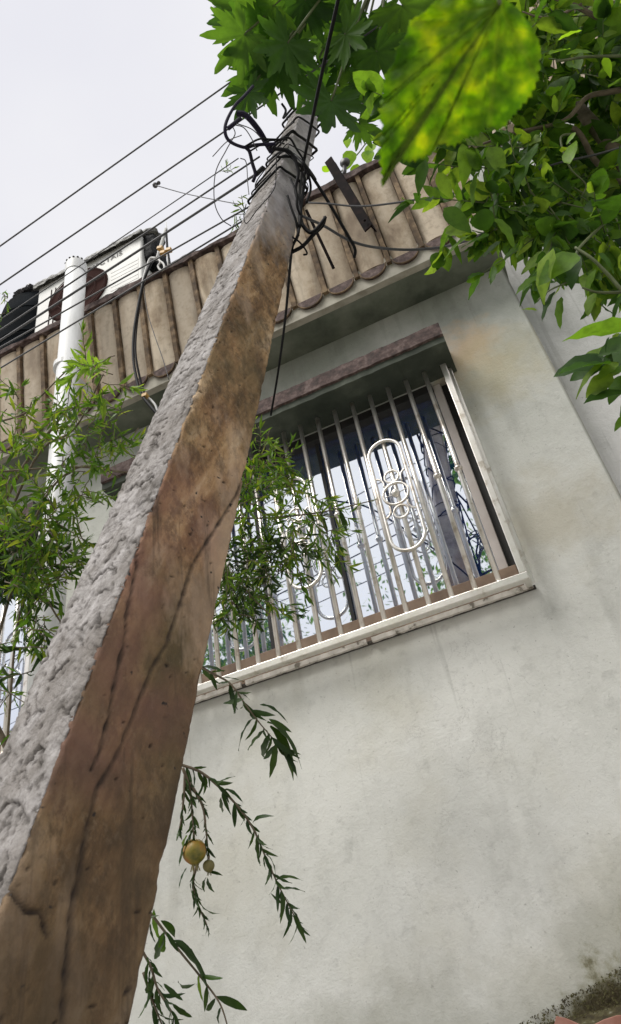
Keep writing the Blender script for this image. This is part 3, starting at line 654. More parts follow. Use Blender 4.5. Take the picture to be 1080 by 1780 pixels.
for j in range(len(zsamp) - 1):
    for k in range(NR):
        k2 = (k + 1) % NR; f.append((j * NR + k, j * NR + k2, (j + 1) * NR + k2, (j + 1) * NR + k)); mi.append(1 if k >= cum[3] else 0)
f.append(tuple(range((len(zsamp) - 1) * NR, len(zsamp) * NR))); mi.append(0)
sh = MB(); sh.v = v; sh.f = f; sh.m = mi
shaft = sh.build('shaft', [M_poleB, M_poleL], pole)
att_g = shaft.data.attributes.new('groove_shade', 'FLOAT', 'POINT'); att_g.data.foreach_set('value', groove_shade)
shaft.data.polygons.foreach_set('use_smooth', [True] * len(f))
bm = bmesh.new(); bm.from_mesh(shaft.data); bmesh.ops.recalc_face_normals(bm, faces=bm.faces); bm.to_mesh(shaft.data); bm.free()

# ================================================================== wires and brackets
def px_path(pts): return [att(u, v_, t * .882) for u, v_, t in pts]
def cable(name, label, pts, r, mat_=None, per=8, group=None, cat='cable', n=6):
    r = r * .86
    return tag(MB().tube(crom(pts, per), r, n).build(name, mat_ or M_cable, smooth=True), label, cat, group)
def span(label, p0, p1, r, sag=.12, ext=24., extr=0., mat_=None, Y0=1.52, Y1=1.50):
    """wire along the street: p0 left pixel (at Y0), p1 at the pole end (at Y1)"""
    a = aty(*p0, Y0); b_ = aty(*p1, Y1); d = (a - b_).normalized()
    A = b_ + d * ext; B = b_ - d * extr
    r = r * .85; P = [A + (B - A) * (i / 60) - Vector((0, 0, sag * .25 * 4 * (i / 60) * (1 - i / 60))) for i in range(61)]
    return tag(MB().tube(P, r, 6).build('overhead_wire', mat_ or M_wire, smooth=True), label, 'wire', 'overhead wires running off to the left of the pole')
G_ = 'overhead wires running off to the left of the pole'
span('uppermost overhead wire crossing the sky through the papaya leaves', (0, 428), (430, 122), .0048, .0, 30, 2.2)
span('second overhead wire from the top, ending among papaya leaves', (0, 495), (400, 222), .0046, .0, 30, 2.6)
span('thin faint overhead wire passing above the air conditioner', (0, 556), (415, 275), .0028, .02)
span('overhead wire passing just over the tarpaulin on the air conditioner', (0, 574), (452, 272), .0044, .03)
span('thickest overhead wire crossing the pipe and the air conditioner', (0, 592), (462, 292), .0060, .03)
span('overhead wire crossing low over the air conditioner front', (0, 604), (450, 350), .0040, .02)
span('lowest overhead wire running along the parapet coping', (0, 640), (432, 378), .0040, .03)
tp = lambda v_: (poleT(v_) - .11) / .882
cable('drop_cable', 'taut black cable coming down from the top edge to the knot on the pole', px_path([(600, -60, 2.5), (588, 0, 2.6), (556, 145, 2.85), (525, 297, tp(297))]), .0075, per=6)
cable('hanging_cable', 'long black cable hanging from the knot down to the window sunshade', px_path([(526, 300, tp(300)), (521, 340, tp(340)), (521, 375, tp(375)), (518, 408, tp(400)), (508, 432, 3.0), (503, 480, 3.2), (496, 555, 3.5), (484, 645, 3.9), (471, 722, 4.12)]), .0065)
kn = MB()
for du, dv, rr in ((0, 0, .021), (-1, 12, .016), (1, -8, .015)): kn.sphere(att(524 + du, 298 + dv, tp(298)), rr, 10, 8, (1, 1, 1.3))
tag(kn.build('splice_knot', M_cable, smooth=True), 'lumpy black taped splice where the drop cable meets the pole', 'cable splice')
cable('arched_cable', 'thick dark violet cable arching up left of the pole', px_path([(412, 197, 3.05), (428, 201, 3.05), (449, 225, 3.1), (464, 250, 3.15), (472, 263, 3.2)]), .0125, M_cableblue)
cable('looped_cable', 'dark cable curling in an open loop left of the pole', px_path([(440, 150, 3.2), (424, 168, 3.1), (407, 186, 3.05), (392, 218, 3.0), (397, 243, 3.0), (424, 256, 3.0), (445, 252, 3.05), (478, 250, 3.1)]), .0072, M_cableblue)
cable('cable_stub', 'short taped stub across the open cable loop', px_path([(396, 224, 3.0), (406, 216, 3.0), (418, 206, 3.03)]), .009, M_cableblue)
cable('hooked_cable', 'dark hook shaped cable end dangling left of the pole', px_path([(428, 257, 3.05), (434, 264, 3.05), (439, 284, 3.05), (444, 302, 3.05), (440, 316, 3.05)]), .0075, M_cableblue)
cable('cable_stub', 'small dark stub beside the hooked cable end', px_path([(446, 303, 3.05), (452, 297, 3.08), (457, 292, 3.1)]), .011)
cable('bracket_cable', 'black cable slanting from the pole over the iron bracket', px_path([(500, 262, tp(262)), (522, 278, 3.05), (547, 313, 3.1), (571, 351, 3.1), (602, 404, 3.1), (617, 432, 3.1), (616, 448, 3.12)]), .0068)
cable('twisted_cable', 'black cable twisted in a narrow loop right of the pole', px_path([(522, 378, tp(378)), (528, 394, 2.98), (540, 404, 2.95), (551, 398, 2.92), (563, 383, 2.92), (565, 379, 2.94), (560, 393, 2.96), (545, 408, 2.97), (526, 428, 2.98), (508, 438, 3.0)]), .0085)
cable('twisted_cable', 'thin black curl below the twisted loop', px_path([(508, 412, 2.98), (520, 420, 2.96), (530, 432, 2.96), (534, 441, 2.96), (528, 443, 2.97)]), .004)
cable('service_cable', 'grey service cable running right from the knot across the parapet', px_path([(532, 352, tp(352)), (570, 354, 3.05), (640, 358, 2.95), (766, 340, 2.8), (876, 316, 2.7), (966, 285, 2.6), (1047, 266, 2.5), (1150, 235, 2.4)]), .0042, M_wire)
cable('service_cable', 'thick grey cable sagging right to the slab edge below the panels', px_path([(522, 374, tp(374)), (540, 382, 3.05), (564, 393, 3.1), (608, 418, 3.15), (653, 430, 3.18), (719, 434, 3.2), (790, 425, 3.15), (860, 398, 3.0), (960, 360, 2.8)]), .0060, M_wire)
# wraps round the shaft, as one bundle
wr = thing('cable_bundle', 'tangle of black cables wrapped round the top of the pole', 'cable bundle')
rw = random.Random(8)
def wrap(v_, tilt, r, turns=1.0, off=.012, ph=0.):
    r = r * .78; z0 = pole_axis_px(v_); P = []
    n_ = int(24 * turns)
    for i in range(n_ + 1):
        a = i / 24 * 4 + ph; z = z0 + tilt * math.sin(2 * math.pi * (i / 24)) + rw.uniform(-.004, .004)
        cs, c, w_ = pole_c(z); k = int(a) % 4; fr_ = a - int(a); p = cs[k] + (cs[(k + 1) % 4] - cs[k]) * fr_
        d = (p - c).normalized(); p = p + d * (off + .012 * (1 - abs(2 * fr_ - 1)) * 0)
        P.append((p.x, p.y, ZC(z)))
    return MB().tube(crom(P, 3), r, 6).build('wrap', M_cable, wr, smooth=True)
for v_, tl, r, tu in ((340, .05, .0062, 1.25), (333, .03, .004, .8), (312, -.06, .005, 1.0), (296, .09, .006, 1.4), (268, .06, .0045, 1), (262, -.07, .0075, 1.2), (246, .03, .004, .7), (236, .06, .006, 1.3), (214, .02, .007, 1.2), (205, -.03, .005, 1.1), (325, .11, .003, 1.0), (280, -.10, .003, 1.0)):
    wrap(v_, tl, r, tu, .008 + rw.random() * .01, rw.random() * 4)
def bundle(pts, r): MB().tube(crom(px_path(pts), 8), r * .8, 6).build('strand', M_cable, wr, smooth=True)
for pts, r in (([(474, 258, 3.1), (500, 262, 3.1), (512, 275, 3.1), (519, 300, 3.08), (514, 330, 3.05), (523, 365, 3.0), (521, 395, 2.95)], .0085),
               ([(480, 273, 3.1), (516, 274, 3.12), (536, 293, 3.12), (549, 312, 3.1), (540, 300, 3.15)], .0055),
               ([(468, 258, 3.12), (483, 244, 3.12), (503, 240, 3.12), (515, 258, 3.12), (530, 285, 3.12), (528, 320, 3.1)], .005),
               ([(481, 271, 3.05), (480, 300, 3.0), (476, 330, 2.95), (447, 365, 2.88), (429, 388, 2.85), (424, 375, 2.87), (428, 355, 2.9)], .0022),
               ([(500, 340, 3.0), (506, 360, 2.97), (515, 385, 2.95), (519, 410, 2.95)], .006),
               ([(505, 310, 3.05), (515, 335, 3.0), (517, 360, 2.98), (525, 378, 2.98)], .0055),
               ([(525, 300, 3.05), (530, 312, 3.05), (527, 335, 3.05), (522, 372, 3.0)], .007),
               ([(530, 290, 3.1), (538, 310, 3.1), (540, 330, 3.1), (533, 352, 3.05)], .006),
               ([(424, 256, 3.0), (450, 242, 3.02), (470, 242, 3.1), (500, 243, 3.1)], .0045),
               ([(436, 262, 3.05), (460, 248, 3.1), (476, 244, 3.15), (494, 250, 3.1)], .004),
               ([(490, 180, 3.3), (497, 192, 3.3), (493, 205, 3.25), (508, 188, 3.3)], .006)): bundle(pts, r)
# thin tangle wires left of the pole
for i, (lab, pts) in enumerate((
    ('thin wire curling from the cable loop down to the wires', [(404, 219, 3.0), (409, 232, 3.0), (402, 246, 3.0), (393, 262, 3.02), (375, 300, 3.1), (373, 350, 3.1), (385, 380, 3.1), (402, 393, 3.1)]),
    ('thin wire bowing from the loop towards the pole', [(408, 217, 3.0), (424, 222, 3.0), (437, 240, 3.0), (447, 262, 3.0)]),
    ('thin wire fanning from the stub to the shaft', [(410, 214, 3.0), (440, 226, 3.05), (462, 250, 3.1)]),
    ('thin drooping wire ending near the small sprig', [(418, 275, 3.1), (428, 282, 3.1), (431, 320, 3.05), (433, 338, 3.0)]),
    ('thin wire running from a knot on the overhead wire', [(270, 322, 3.6), (320, 336, 3.5), (373, 347, 3.3), (415, 355, 3.1)]),
    ('thin slack wire crossing to the pole near the papaya leaf', [(370, 272, 3.3), (395, 246, 3.2), (420, 235, 3.1)]))):
    cable('thin_wire', lab, px_path(pts), .0022, M_wire, cat='wire')
kb = MB(); kb.sphere(att(270, 322, 3.6), .014, 8, 6); kb.sphere(att(276, 318, 3.6), .010, 8, 6)
tag(kb.build('wire_joint', M_wire, smooth=True), 'small lumpy joint on an overhead wire in open sky', 'wire joint')
# iron angle bracket on the parapet
br = MB(); a = aty(571, 278, 2.34); b_ = aty(641, 397, 2.36)
br.bar(a, b_, .052, .010, (1, -.3, 0)); br.bar(a + Vector((.024, .02, 0)), b_ + Vector((.024, .02, 0)), .008, .045, (1, -.3, 0))
bo = thing('iron_bracket', 'rusty dark iron angle bar hanging over the ribbed parapet', 'bracket')
br.build('angle_bar', M_rust, bo)
MB().sphere(aty(634, 383, 2.335), .008, 8, 6).build('bolt', M_rust, bo, smooth=True)
ins = MB().sphere(aty(600, 283, 2.42), .036, 16, 12, (.9, .7, 1)); ins.tube([aty(600, 283, 2.42), aty(598, 312, 2.43)], .013, 10)
tag(ins.build('insulator', nmat('grey_porcelain', [(.3, (.02, .018, .018)), (.7, (.06, .055, .055))], 9, rough=.4), smooth=True), 'round grey insulator behind the top of the iron bracket', 'insulator')
ro = MB().bar(aty(533, 366, 2.0), aty(580, 466, 2.12), .014, .014)
tag(ro.build('iron_rod', M_rust), 'thin dark iron rod slanting right of the pole', 'rod')

# ================================================================== pipe
PX0 = aty(133, 462, 2.27); xp, yp, zp = PX0
pipe = thing('drain_pipe', 'white plastic vent pipe rising in front of the parapet', 'pipe')
xb_ = aty(100, 850, 2.27).x
pb = MB(); n_ = 24; v = []
prof = [(0, .066), (.2, .066)]
pb.tube([(xb_, yp, 0), (xb_, yp, 2.2)], .066, 24); pb.tube([(xb_, yp, 2.202), ((xb_ + xp) / 2, yp, 3.8), (xp, yp, zp - .09)], .066, 24)
pb.build('pipe_run', M_pvc, pipe, smooth=False)
for o in pipe.children:
    o.data.polygons.foreach_set('use_smooth', [len(p.vertices) == 4 for p in o.data.polygons])
cp = MB(); v = []
for (zz, rr) in ((zp - .10, .069), (zp - .02, .071), (zp + .005, .066), (zp + .02, .050)):
    for k in range(24):
        a_ = 2 * math.pi * k / 24; jz = (.018 * max(0, noise.noise(Vector((math.cos(a_) * 3, math.sin(a_) * 3, 1)))) if zz > zp else 0)
        v.append((xp + rr * math.cos(a_), yp + rr * math.sin(a_), zz + jz))
cp.add(v, [(j * 24 + k, j * 24 + (k + 1) % 24, (j + 1) * 24 + (k + 1) % 24, (j + 1) * 24 + k) for j in range(3) for k in range(24)] + [tuple(72 + k for k in range(24))])
cap = cp.build('pipe_cap', M_pvc, pipe, smooth=True)
for k in range(9):
    a_ = math.pi * (1 + k / 8); MB().sphere((xp + .0665 * math.cos(a_), yp + .0665 * math.sin(a_), zp + .001), .008, 8, 5, (1, 1, 1.2)).build('vent_hole', M_dark, cap)
for zz in (ZC(2.2), ZC(3.42)):
    ck = MB().tube([(xb_ - .0 + 0, yp, zz), (xb_, yp, zz + .035)], .072, 24); ck.box(xb_ - .012, xb_ + .012, yp + .05, (WY if zz < ZS else 2.56) - .003, zz, zz + .03)
    ck.build('pipe_clip', M_pvc, pipe)

# ================================================================== air conditioner on the roof
ac = thing('air_conditioner', 'white air conditioner outdoor unit behind the parapet under a tarpaulin', 'air conditioner')
AY = 2.72
def acp(s_, t_):   # s along width 0..1 , t up 0..1
    xl, xr_ = -2.735, -1.775; zb_, zt_ = ZC(4.30), ZC(5.27); return (xl + (xr_ - xl) * s_, zb_ + (zt_ - zb_) * t_)
(xl, zb_), (xr_, zt_) = acp(0, 0), acp(1, 1)
body = MB().box(xl, xr_, AY, AY + .34, zb_, zt_).build('casing', M_acwhite, ac, bevel=.012)
fc = aty(136, 512, AY); fr_ = .265
fn = MB(); n_ = 40
v = [(fc.x, AY - .012, fc.z)] + [(fc.x + fr_ * math.cos(2 * math.pi * k / n_), AY - .012, fc.z + fr_ * math.sin(2 * math.pi * k / n_)) for k in range(n_)] + [(fc.x + fr_ * 1.02 * math.cos(2 * math.pi * k / n_), AY - .001, fc.z + fr_ * 1.02 * math.sin(2 * math.pi * k / n_)) for k in range(n_)]
fn.add(v, [(0, 1 + (k + 1) % n_, 1 + k) for k in range(n_)] + [(1 + k, 1 + (k + 1) % n_, 1 + n_ + (k + 1) % n_, 1 + n_ + k) for k in range(n_)])
fan = fn.build('fan', M_fan, ac)
M_fanwire = nmat('fan_guard_wire', [(.3, (.03, .015, .013)), (.7, (.07, .036, .031))], 9, bstr=0, spec=.1)
for rr in (.09, .17, .255):
    MB().tube([(fc.x + rr * math.cos(2 * math.pi * k / 32), AY - .022, fc.z + rr * math.sin(2 * math.pi * k / 32)) for k in range(32)], .003, 5, True).build('guard_ring', M_fanwire, fan)
MB().bar((fc.x - .25, AY - .028, fc.z - .05), (fc.x + .25, AY - .028, fc.z + .05), .004, .022).build('guard_strut', M_fanwire, fan)
for k in range(13):
    z = zb_ + .12 + k * .045
    MB().box(fc.x + fr_ + .03, xr_ - .03, AY - .0016, AY - .001, z, z + .034).build('louvre', M_acwhite, ac, bevel=.002)
for sx_ in (xl + .13, xl + .17):
    MB().box(sx_, sx_ + .006, AY - .005, AY - .001, zb_ + .05, zt_ - .12).build('seam', M_fan, ac)
# faded lettering along the upper right of the casing
txt = bpy.data.curves.new('lettering', 'FONT'); txt.body = 'IMPCTAIS'; txt.size = .075; txt.extrude = .001; txt.space_character = 1.05
to = bpy.data.objects.new('lettering', txt); COL.objects.link(to)
dg = bpy.context.evaluated_depsgraph_get(); tm = bpy.data.meshes.new_from_object(to.evaluated_get(dg)); bpy.data.objects.remove(to)
tm.materials.append(nmat('faded_print', [(.3, (.16, .16, .16)), (.7, (.35, .35, .34))], 30, bstr=0))
lo = inst('lettering', tm, ac, Matrix.Translation((xr_ - .50, AY - .004, zt_ - .135)) @ Matrix.Rotation(math.pi / 2, 4, 'X'))
# tarpaulin draped over the top
def cloth(name, label, cat, xa, xb, ya, yb, z, drop, mat_, seed, amp=.02):
    mb = MB(); nx, ny = 60, 14; v = []
    for j in range(ny + 1):
        for i in range(nx + 1):
            s_ = i / nx; t_ = j / ny; x = xa + (xb - xa) * s_
            if t_ < .3: y = ya; zz = z - drop * (1 - t_ / .3) * (1 + .5 * noise.noise(Vector((x * 6, seed, 0))))
            else: y = ya + (yb - ya) * (t_ - .3) / .7; zz = z
            q = Vector((x * 14, t_ * 6, seed)); nn = noise.noise(q) + .5 * noise.noise(q * 2.3)
            v.append((x, y - (amp * nn if t_ < .3 else 0), zz + amp * nn))
    o0 = len(v)
    f = [(j * (nx + 1) + i, j * (nx + 1) + i + 1, (j + 1) * (nx + 1) + i + 1, (j + 1) * (nx + 1) + i) for j in range(ny) for i in range(nx)]
    o = mb.add(v, f).build(name, mat_, smooth=True); md = o.modifiers.new('thick', 'SOLIDIFY'); md.thickness = .004
    return tag(o, label, cat)
cloth('tarpaulin', 'crumpled grey tarpaulin laid over the top of the air conditioner', 'tarpaulin', xl - .03, xr_ + .02, AY - .035, AY + .38, zt_ + .02, .05, M_greytarp, 3, .010)
# black plastic sheet bulging at the right end
def blob(name, label, cat, c, sc, mat_, seed, amp=.18):
    mb = MB(); n_, m_ = 40, 26; v = []
    for i in range(m_ + 1):
        th = math.pi * i / m_
        for k in range(n_):
            a_ = 2 * math.pi * k / n_; d = Vector((math.sin(th) * math.cos(a_), math.sin(th) * math.sin(a_), math.cos(th)))
            d = Vector([math.copysign(abs(q) ** .7, q) for q in d]); rr = 1 + amp * (noise.noise(d * 2.4 + Vector((seed, 0, 0))) + .5 * noise.noise(d * 6 + Vector((seed, 3, 0))))
            v.append((c[0] + d.x * sc[0] * rr, c[1] + d.y * sc[1] * rr, c[2] + d.z * sc[2] * rr))
    mb.add(v, [(i * n_ + k, (i + 1) * n_ + k, (i + 1) * n_ + (k + 1) % n_, i * n_ + (k + 1) % n_) for i in range(m_) for k in range(n_)])
    return tag(mb.build(name, mat_, smooth=True), label, cat)
c1 = aty(264, 440, 2.85); blob('plastic_sheet', 'black plastic sheet bundled at the right end of the air conditioner', 'plastic sheet', (c1.x + .005, 2.86, c1.z - .05), (.085, .12, .21), M_tarp, 4)
blob('plastic_sheet', 'grey crumpled plastic on top of the black bundle by the antenna', 'plastic sheet', (c1.x - .03, 2.84, c1.z + .15), (.13, .10, .04), M_greytarp, 9)
# black water tank wrapped in plastic at the left end
tk = thing('water_tank', 'black plastic water tank left of the air conditioner', 'water tank')
tcx_ = -3.02
tb = MB(); v = []; prof = [(ZC(4.3), .25), (ZC(4.9), .31), (ZC(5.2), .33), (ZC(5.42), .30), (ZC(5.5), .24), (ZC(5.53), .05)]
for (zz, rr) in prof:
    for k in range(32): v.append((tcx_ + rr * math.cos(2 * math.pi * k / 32), 3.06 + rr * math.sin(2 * math.pi * k / 32), zz))
tb.add(v, [(j * 32 + k, j * 32 + (k + 1) % 32, (j + 1) * 32 + (k + 1) % 32, (j + 1) * 32 + k) for j in range(5) for k in range(32)] + [tuple(160 + k for k in range(32))])
M_tank = nmat('black_tank_plastic', [(.3, (.003, .004, .005)), (.7, (.012, .015, .018))], 5, rough=.95, bstr=.1, spec=.05)
tb.build('tank_body', M_tank, tk, smooth=True)
tr_ = MB()
for zz in (ZC(4.9), ZC(5.2)): tr_.tube([(tcx_ + .325 * math.cos(2 * math.pi * k / 32), 3.06 + .325 * math.sin(2 * math.pi * k / 32), zz) for k in range(32)], .010, 6, True)
tr_.build('tank_rib', M_tank, tk, smooth=True)
blob('plastic_sheet', 'silvery black plastic sheet crumpled on the water tank', 'plastic sheet', (tcx_ + .07, 2.92, ZC(5.47)), (.15, .15, .035), nmat('shiny_black_sheet', [(.3, (.008, .008, .01)), (.58, (.03, .03, .035)), (.66, (.3, .3, .32))], 14, rough=.25, bs=20, bstr=.8, bd=.02), 15, .3)
# antenna post with cables beside the unit
an = thing('antenna_post', 'thin grey post with a pointed top standing on the parapet', 'post')
ax_ = aty(289, 385, 2.58); MB().tube([(ax_.x, 2.58, ZT), (ax_.x, 2.58, ax_.z)], .013, 8, r1=.003).build('mast', M_acwhite, an, smooth=True)
q0 = aty(289, 398, 2.58); MB().tube([q0, aty(291, 430, 2.57), aty(296, 462, 2.57)], .008, 6).build('stay', M_cable, an)
MB().tube([q0, aty(276, 440, 2.57)], .012, 8).build('stay', M_acwhite, an)
for i, (u, v_) in enumerate(((279, 433), (284, 441), (294, 436))): MB().bar(aty(u - 4, v_, 2.45), aty(u + 4, v_ - 2, 2.45), .03, .022).build('tape', M_tape, an)
G2 = 'cables looping down from the antenna post'
cable('white_cable', 'white cable curled in a loop over the parapet edge', [aty(u, v_, 2.36) for u, v_ in ((275, 440), (277, 452), (284, 458), (286, 466), (280, 470), (275, 463), (279, 455), (272, 451), (264, 455), (258, 468), (250, 492))], .008, M_whitecable)
cable('white_cable', 'outer white cable bending over the parapet edge', [aty(u, v_, 2.35) for u, v_ in ((276, 438), (272, 448), (262, 449), (256, 462), (249, 487), (247, 500))], .009, M_whitecable)
cable('black_cable', 'thick black cable hanging down the parapet left of the pole', [aty(u, v_, 2.34) for u, v_ in ((266, 452), (257, 470), (249, 492), (240, 535), (233, 580), (232, 622), (238, 660), (246, 685), (262, 706), (276, 722))], .0105)
cable('black_cable', 'second black cable hanging beside the thick one', [aty(u, v_, 2.37) for u, v_ in ((262, 455), (251, 487), (243, 530), (237, 575), (236, 615), (243, 655), (252, 684), (266, 700), (280, 712))], .0075)
cable('thin_wire', 'thin grey wire hanging across the tan panels left of the pole', [aty(u, v_, 2.38) for u, v_ in ((250, 495), (256, 540), (268, 580), (282, 620), (294, 660))], .003, M_wire, cat='wire')
cable('white_cable', 'short pale cable end below the yellow tape', [aty(u, v_, 2.36) for u, v_ in ((250, 688), (260, 693), (270, 704), (274, 716))], .0075, M_whitecable)
tag(MB().bar(aty(249, 690, 2.345), aty(257, 687, 2.345), .03, .02).build('tape_wrap', M_tape), 'yellow tape wound round the black cables under the slab', 'tape')

# ================================================================== leaves
def leaf_mesh(kind, seed, mat_):
    r_ = random.Random(seed); mb = MB(); v = []
    if kind == 'lance': N, W_, droop, fold, curl = 8, .105, r_.uniform(.1, .6), .3, r_.uniform(-.35, .35)
    elif kind == 'slim': N, W_, droop, fold, curl = 7, .085, r_.uniform(.0, .45), .3, r_.uniform(-.3, .3)
    elif kind == 'broad': N, W_, droop, fold, curl = 8, .36, r_.uniform(.1, .3), .18, r_.uniform(-.2, .2)
    else: N, W_, droop, fold, curl = 8, .25, r_.uniform(.05, .28), .22, r_.uniform(-.12, .12)
    for i in range(N + 1):
        t = i / N
        if kind in ('ovate', 'broad'): w = W_ * (math.sin(math.pi * min(1, t ** .8)) ** .75) * (1 - .25 * t)
        else: w = W_ * (math.sin(math.pi * t ** .9) ** .8)
        if i == 0: w = .012
        if i == N: w = .002
        wav = .02 * math.sin(t * 17 + seed)
        x = curl * t * t; z = -droop * t * t
        v += [(x - w, t, z + fold * w + wav), (x, t, z), (x + w, t, z + fold * w - wav)]
    f = []
    for i in range(N): a = i * 3; f += [(a, a + 1, a + 4, a + 3), (a + 1, a + 2, a + 5, a + 4)]
    mb.add(v, f); return mb.mesh('leaf', mat_, smooth=True)
def frame_m(p, d, nrm, s_):
    d = Vector(d).normalized(); nrm = Vector(nrm); nrm = nrm - d * nrm.dot(d)
    if nrm.length < 1e-4: nrm = d.orthogonal()
    nrm.normalize(); x = d.cross(nrm)
    m_ = Matrix(((x.x, d.x, nrm.x, p[0]), (x.y, d.y, nrm.y, p[1]), (x.z, d.z, nrm.z, p[2]), (0, 0, 0, 1)))
    return m_ @ Matrix.Diagonal((s_, s_, s_, 1))
class Foliage:
    def __init__(s): s.items = []
    def add(s, me, m_): s.items.append((me, m_))
    def emit(s, parent, limit=300, force=()):
        sc_ = []
        for i, (me, m_) in enumerate(s.items):
            p = m_.translation; u, v_, t = proj(p); size = m_.to_scale()[0] / max(t, .05)
            if t < .05 or not (-40 < u < 1120 and -40 < v_ < 1820): size *= .02
            sc_.append((-size, i))
        sc_.sort(); top = {i for _, i in sc_[:limit]}
        rest = {}
        for i, (me, m_) in enumerate(s.items):
            if i in top: inst('leaf', me, parent, m_)
            else: rest.setdefault(me.materials[0].name, []).append((me, m_))
        V, Fc, MI, mats, o = [], [], [], [], 0
        for k, (mn, lst) in enumerate(rest.items()):
            mats.append(bpy.data.materials[mn])
            for me, m_ in lst:
                c = np.array([q.co for q in me.vertices]); Mx = np.array(m_); V.append(c @ Mx[:3, :3].T + Mx[:3, 3])
                for pl_ in me.polygons: Fc.append([j + o for j in pl_.vertices]); MI.append(k)
                o += len(me.vertices)
        if V:
            me = bpy.data.meshes.new('foliage'); me.from_pydata(np.concatenate(V).tolist(), [], Fc)
            for m_ in mats: me.materials.append(m_)
            me.polygons.foreach_set('material_index', MI); me.polygons.foreach_set('use_smooth', [True] * len(Fc)); me.update()
            inst('foliage', me, parent)['kind'] = 'stuff'
rl = random.Random(21)
def rv(r_=rl): return Vector((r_.gauss(0, 1), r_.gauss(0, 1), r_.gauss(0, 1))).normalized()
def dress(F_, pts, meshes, size, step, spread=.9, droop=.25, r_=rl, tip=True, upn=.6):
    """leaves in loose pairs along a twig"""
    acc = 0; k = 0
    for i in range(len(pts) - 1):
        a, b_ = Vector(pts[i]), Vector(pts[i + 1]); L_ = (b_ - a).length; d = (b_ - a).normalized() if L_ > 0 else Vector((0, 0, -1)); pos = 0
        while acc + (L_ - pos) >= step:
            pos += step - acc; acc = 0; p = a + d * pos
            for s_ in range(2 if r_.random() < .75 else 1):
                q = rv(r_); q = (q - d * q.dot(d)).normalized(); dd = d * .75 + q * spread + Vector((0, 0, -droop))
                F_.add(r_.choice(meshes), frame_m(p, dd, Vector((0, 0, upn)) + rv(r_) * .8, size * r_.uniform(.45, 1.35)))
        acc += L_ - pos
    if tip:
        d = (Vector(pts[-1]) - Vector(pts[-2])).normalized()
        for s_ in range(3): F_.add(r_.choice(meshes), frame_m(pts[-1], d + rv(r_) * .4 + Vector((0, 0, -droop * .5)), rv(r_), size * r_.uniform(.7, 1.1)))
def inpoly(u, v_, P):
    c = False
    for i in range(len(P)):
        (x1_, y1_), (x2_, y2_) = P[i], P[i - 1]
        if (y1_ > v_) != (y2_ > v_) and u < (x2_ - x1_) * (v_ - y1_) / (y2_ - y1_) + x1_: c = not c
    return c
def rand_in(P, r_=rl):
    xs = [p[0] for p in P]; ys = [p[1] for p in P]
    while True:
        u, v_ = r_.uniform(min(xs), max(xs)), r_.uniform(min(ys), max(ys))
        if inpoly(u, v_, P): return u, v_

# ---------------------------------------------------------------- pomegranate tree
pom = thing('pomegranate_tree', 'pomegranate tree with narrow leaves growing behind the pole, bearing two fruits', 'tree')
LM = [leaf_mesh('lance', i, M_pom) for i in range(7)] + [leaf_mesh('slim', i + 9, M_pom) for i in range(5)]
LD = [leaf_mesh('lance', i, M_pomdark) for i in range(4)]
LL = [leaf_mesh('lance', i + 3, M_pomlime) for i in range(2)]
FP = Foliage(); tw = MB()
base = Vector((-1.25, 2.25, 0))
stem1 = [base, att(150, 1640, 2.05), att(190, 1400, 2.25), att(235, 1180, 2.4), att(290, 960, 2.6), att(330, 850, 2.75)]
tk_ = MB(); tk_.tube(crom(stem1, 8), .038, 10, r1=.012); tk_.build('trunk', M_bark, pom, smooth=True)
stem2 = [base + Vector((-.1, .05, 0)), att(110, 1640, 2.25), att(60, 1400, 2.5), att(-30, 1200, 2.6), att(-40, 1000, 2.7), att(30, 830, 2.8), att(110, 720, 2.85)]
tk2 = MB(); tk2.tube(crom(stem2, 8), .018, 8, r1=.005); tk2.build('branch', M_bark, pom, smooth=True)
s1, s2 = crom(stem1, 8), crom(stem2, 8)
def branch(P, r0=.006, r1=.0025): MB().tube(crom(P, 6), r0, 6, r1=r1).build('twig', M_bark, pom, smooth=True)
def mass(poly, n, t0, t1, ln, size, step, stems, meshes, droop=.25, link=.35, F_=FP, r_=rl, twm=None, dirv=None):
    for _ in range(n):
        u, v_ = rand_in(poly, r_)
        while F_ is not FP and 875 < u < 1010 and 110 < v_ < 235 and r_.random() < .75: u, v_ = rand_in(poly, r_)
        p = att(u, v_, r_.uniform(t0, t1)); d = rv(r_) + Vector(dirv or (0, 0, -.2)); d.normalize()
        L_ = ln * r_.uniform(.5, 1.2); pts = [p + d * (L_ * i / 4) + Vector((0, 0, -.12 * L_ * (i / 4) ** 2)) + rv(r_) * .006 for i in range(5)]
        (twm or tw).tube(pts, .0022, 4, r1=.001); dress(F_, pts, meshes, size, step, droop=droop, r_=r_)
# left mass
branch([s2[30], att(60, 800, 2.75), att(130, 745, 2.7), att(180, 650, 2.65)])
branch([s2[24], att(60, 905, 2.7), att(130, 815, 2.65), att(215, 822, 2.6)])
branch([att(-20, 822, 2.6), att(60, 815, 2.6), att(140, 812, 2.6), att(230, 822, 2.62)], .004)
branch([s2[20], att(30, 1090, 2.6), att(60, 1020, 2.55), att(105, 1080, 2.5), att(125, 1100, 2.5)], .005)
branch([att(-30, 740, 2.7), att(40, 720, 2.7), att(70, 690, 2.68), att(120, 640, 2.65)], .004)
mass([(0, 690), (60, 690), (120, 640), (175, 615), (205, 690), (185, 780), (215, 850), (150, 900), (90, 900), (0, 880)], 58, 2.45, 2.75, .16, .050, .020, s2, LM)
mass([(0, 880), (120, 880), (140, 960), (110, 1030), (40, 1090), (0, 1040)], 48, 2.4, 2.7, .16, .052, .018, s2, LM)
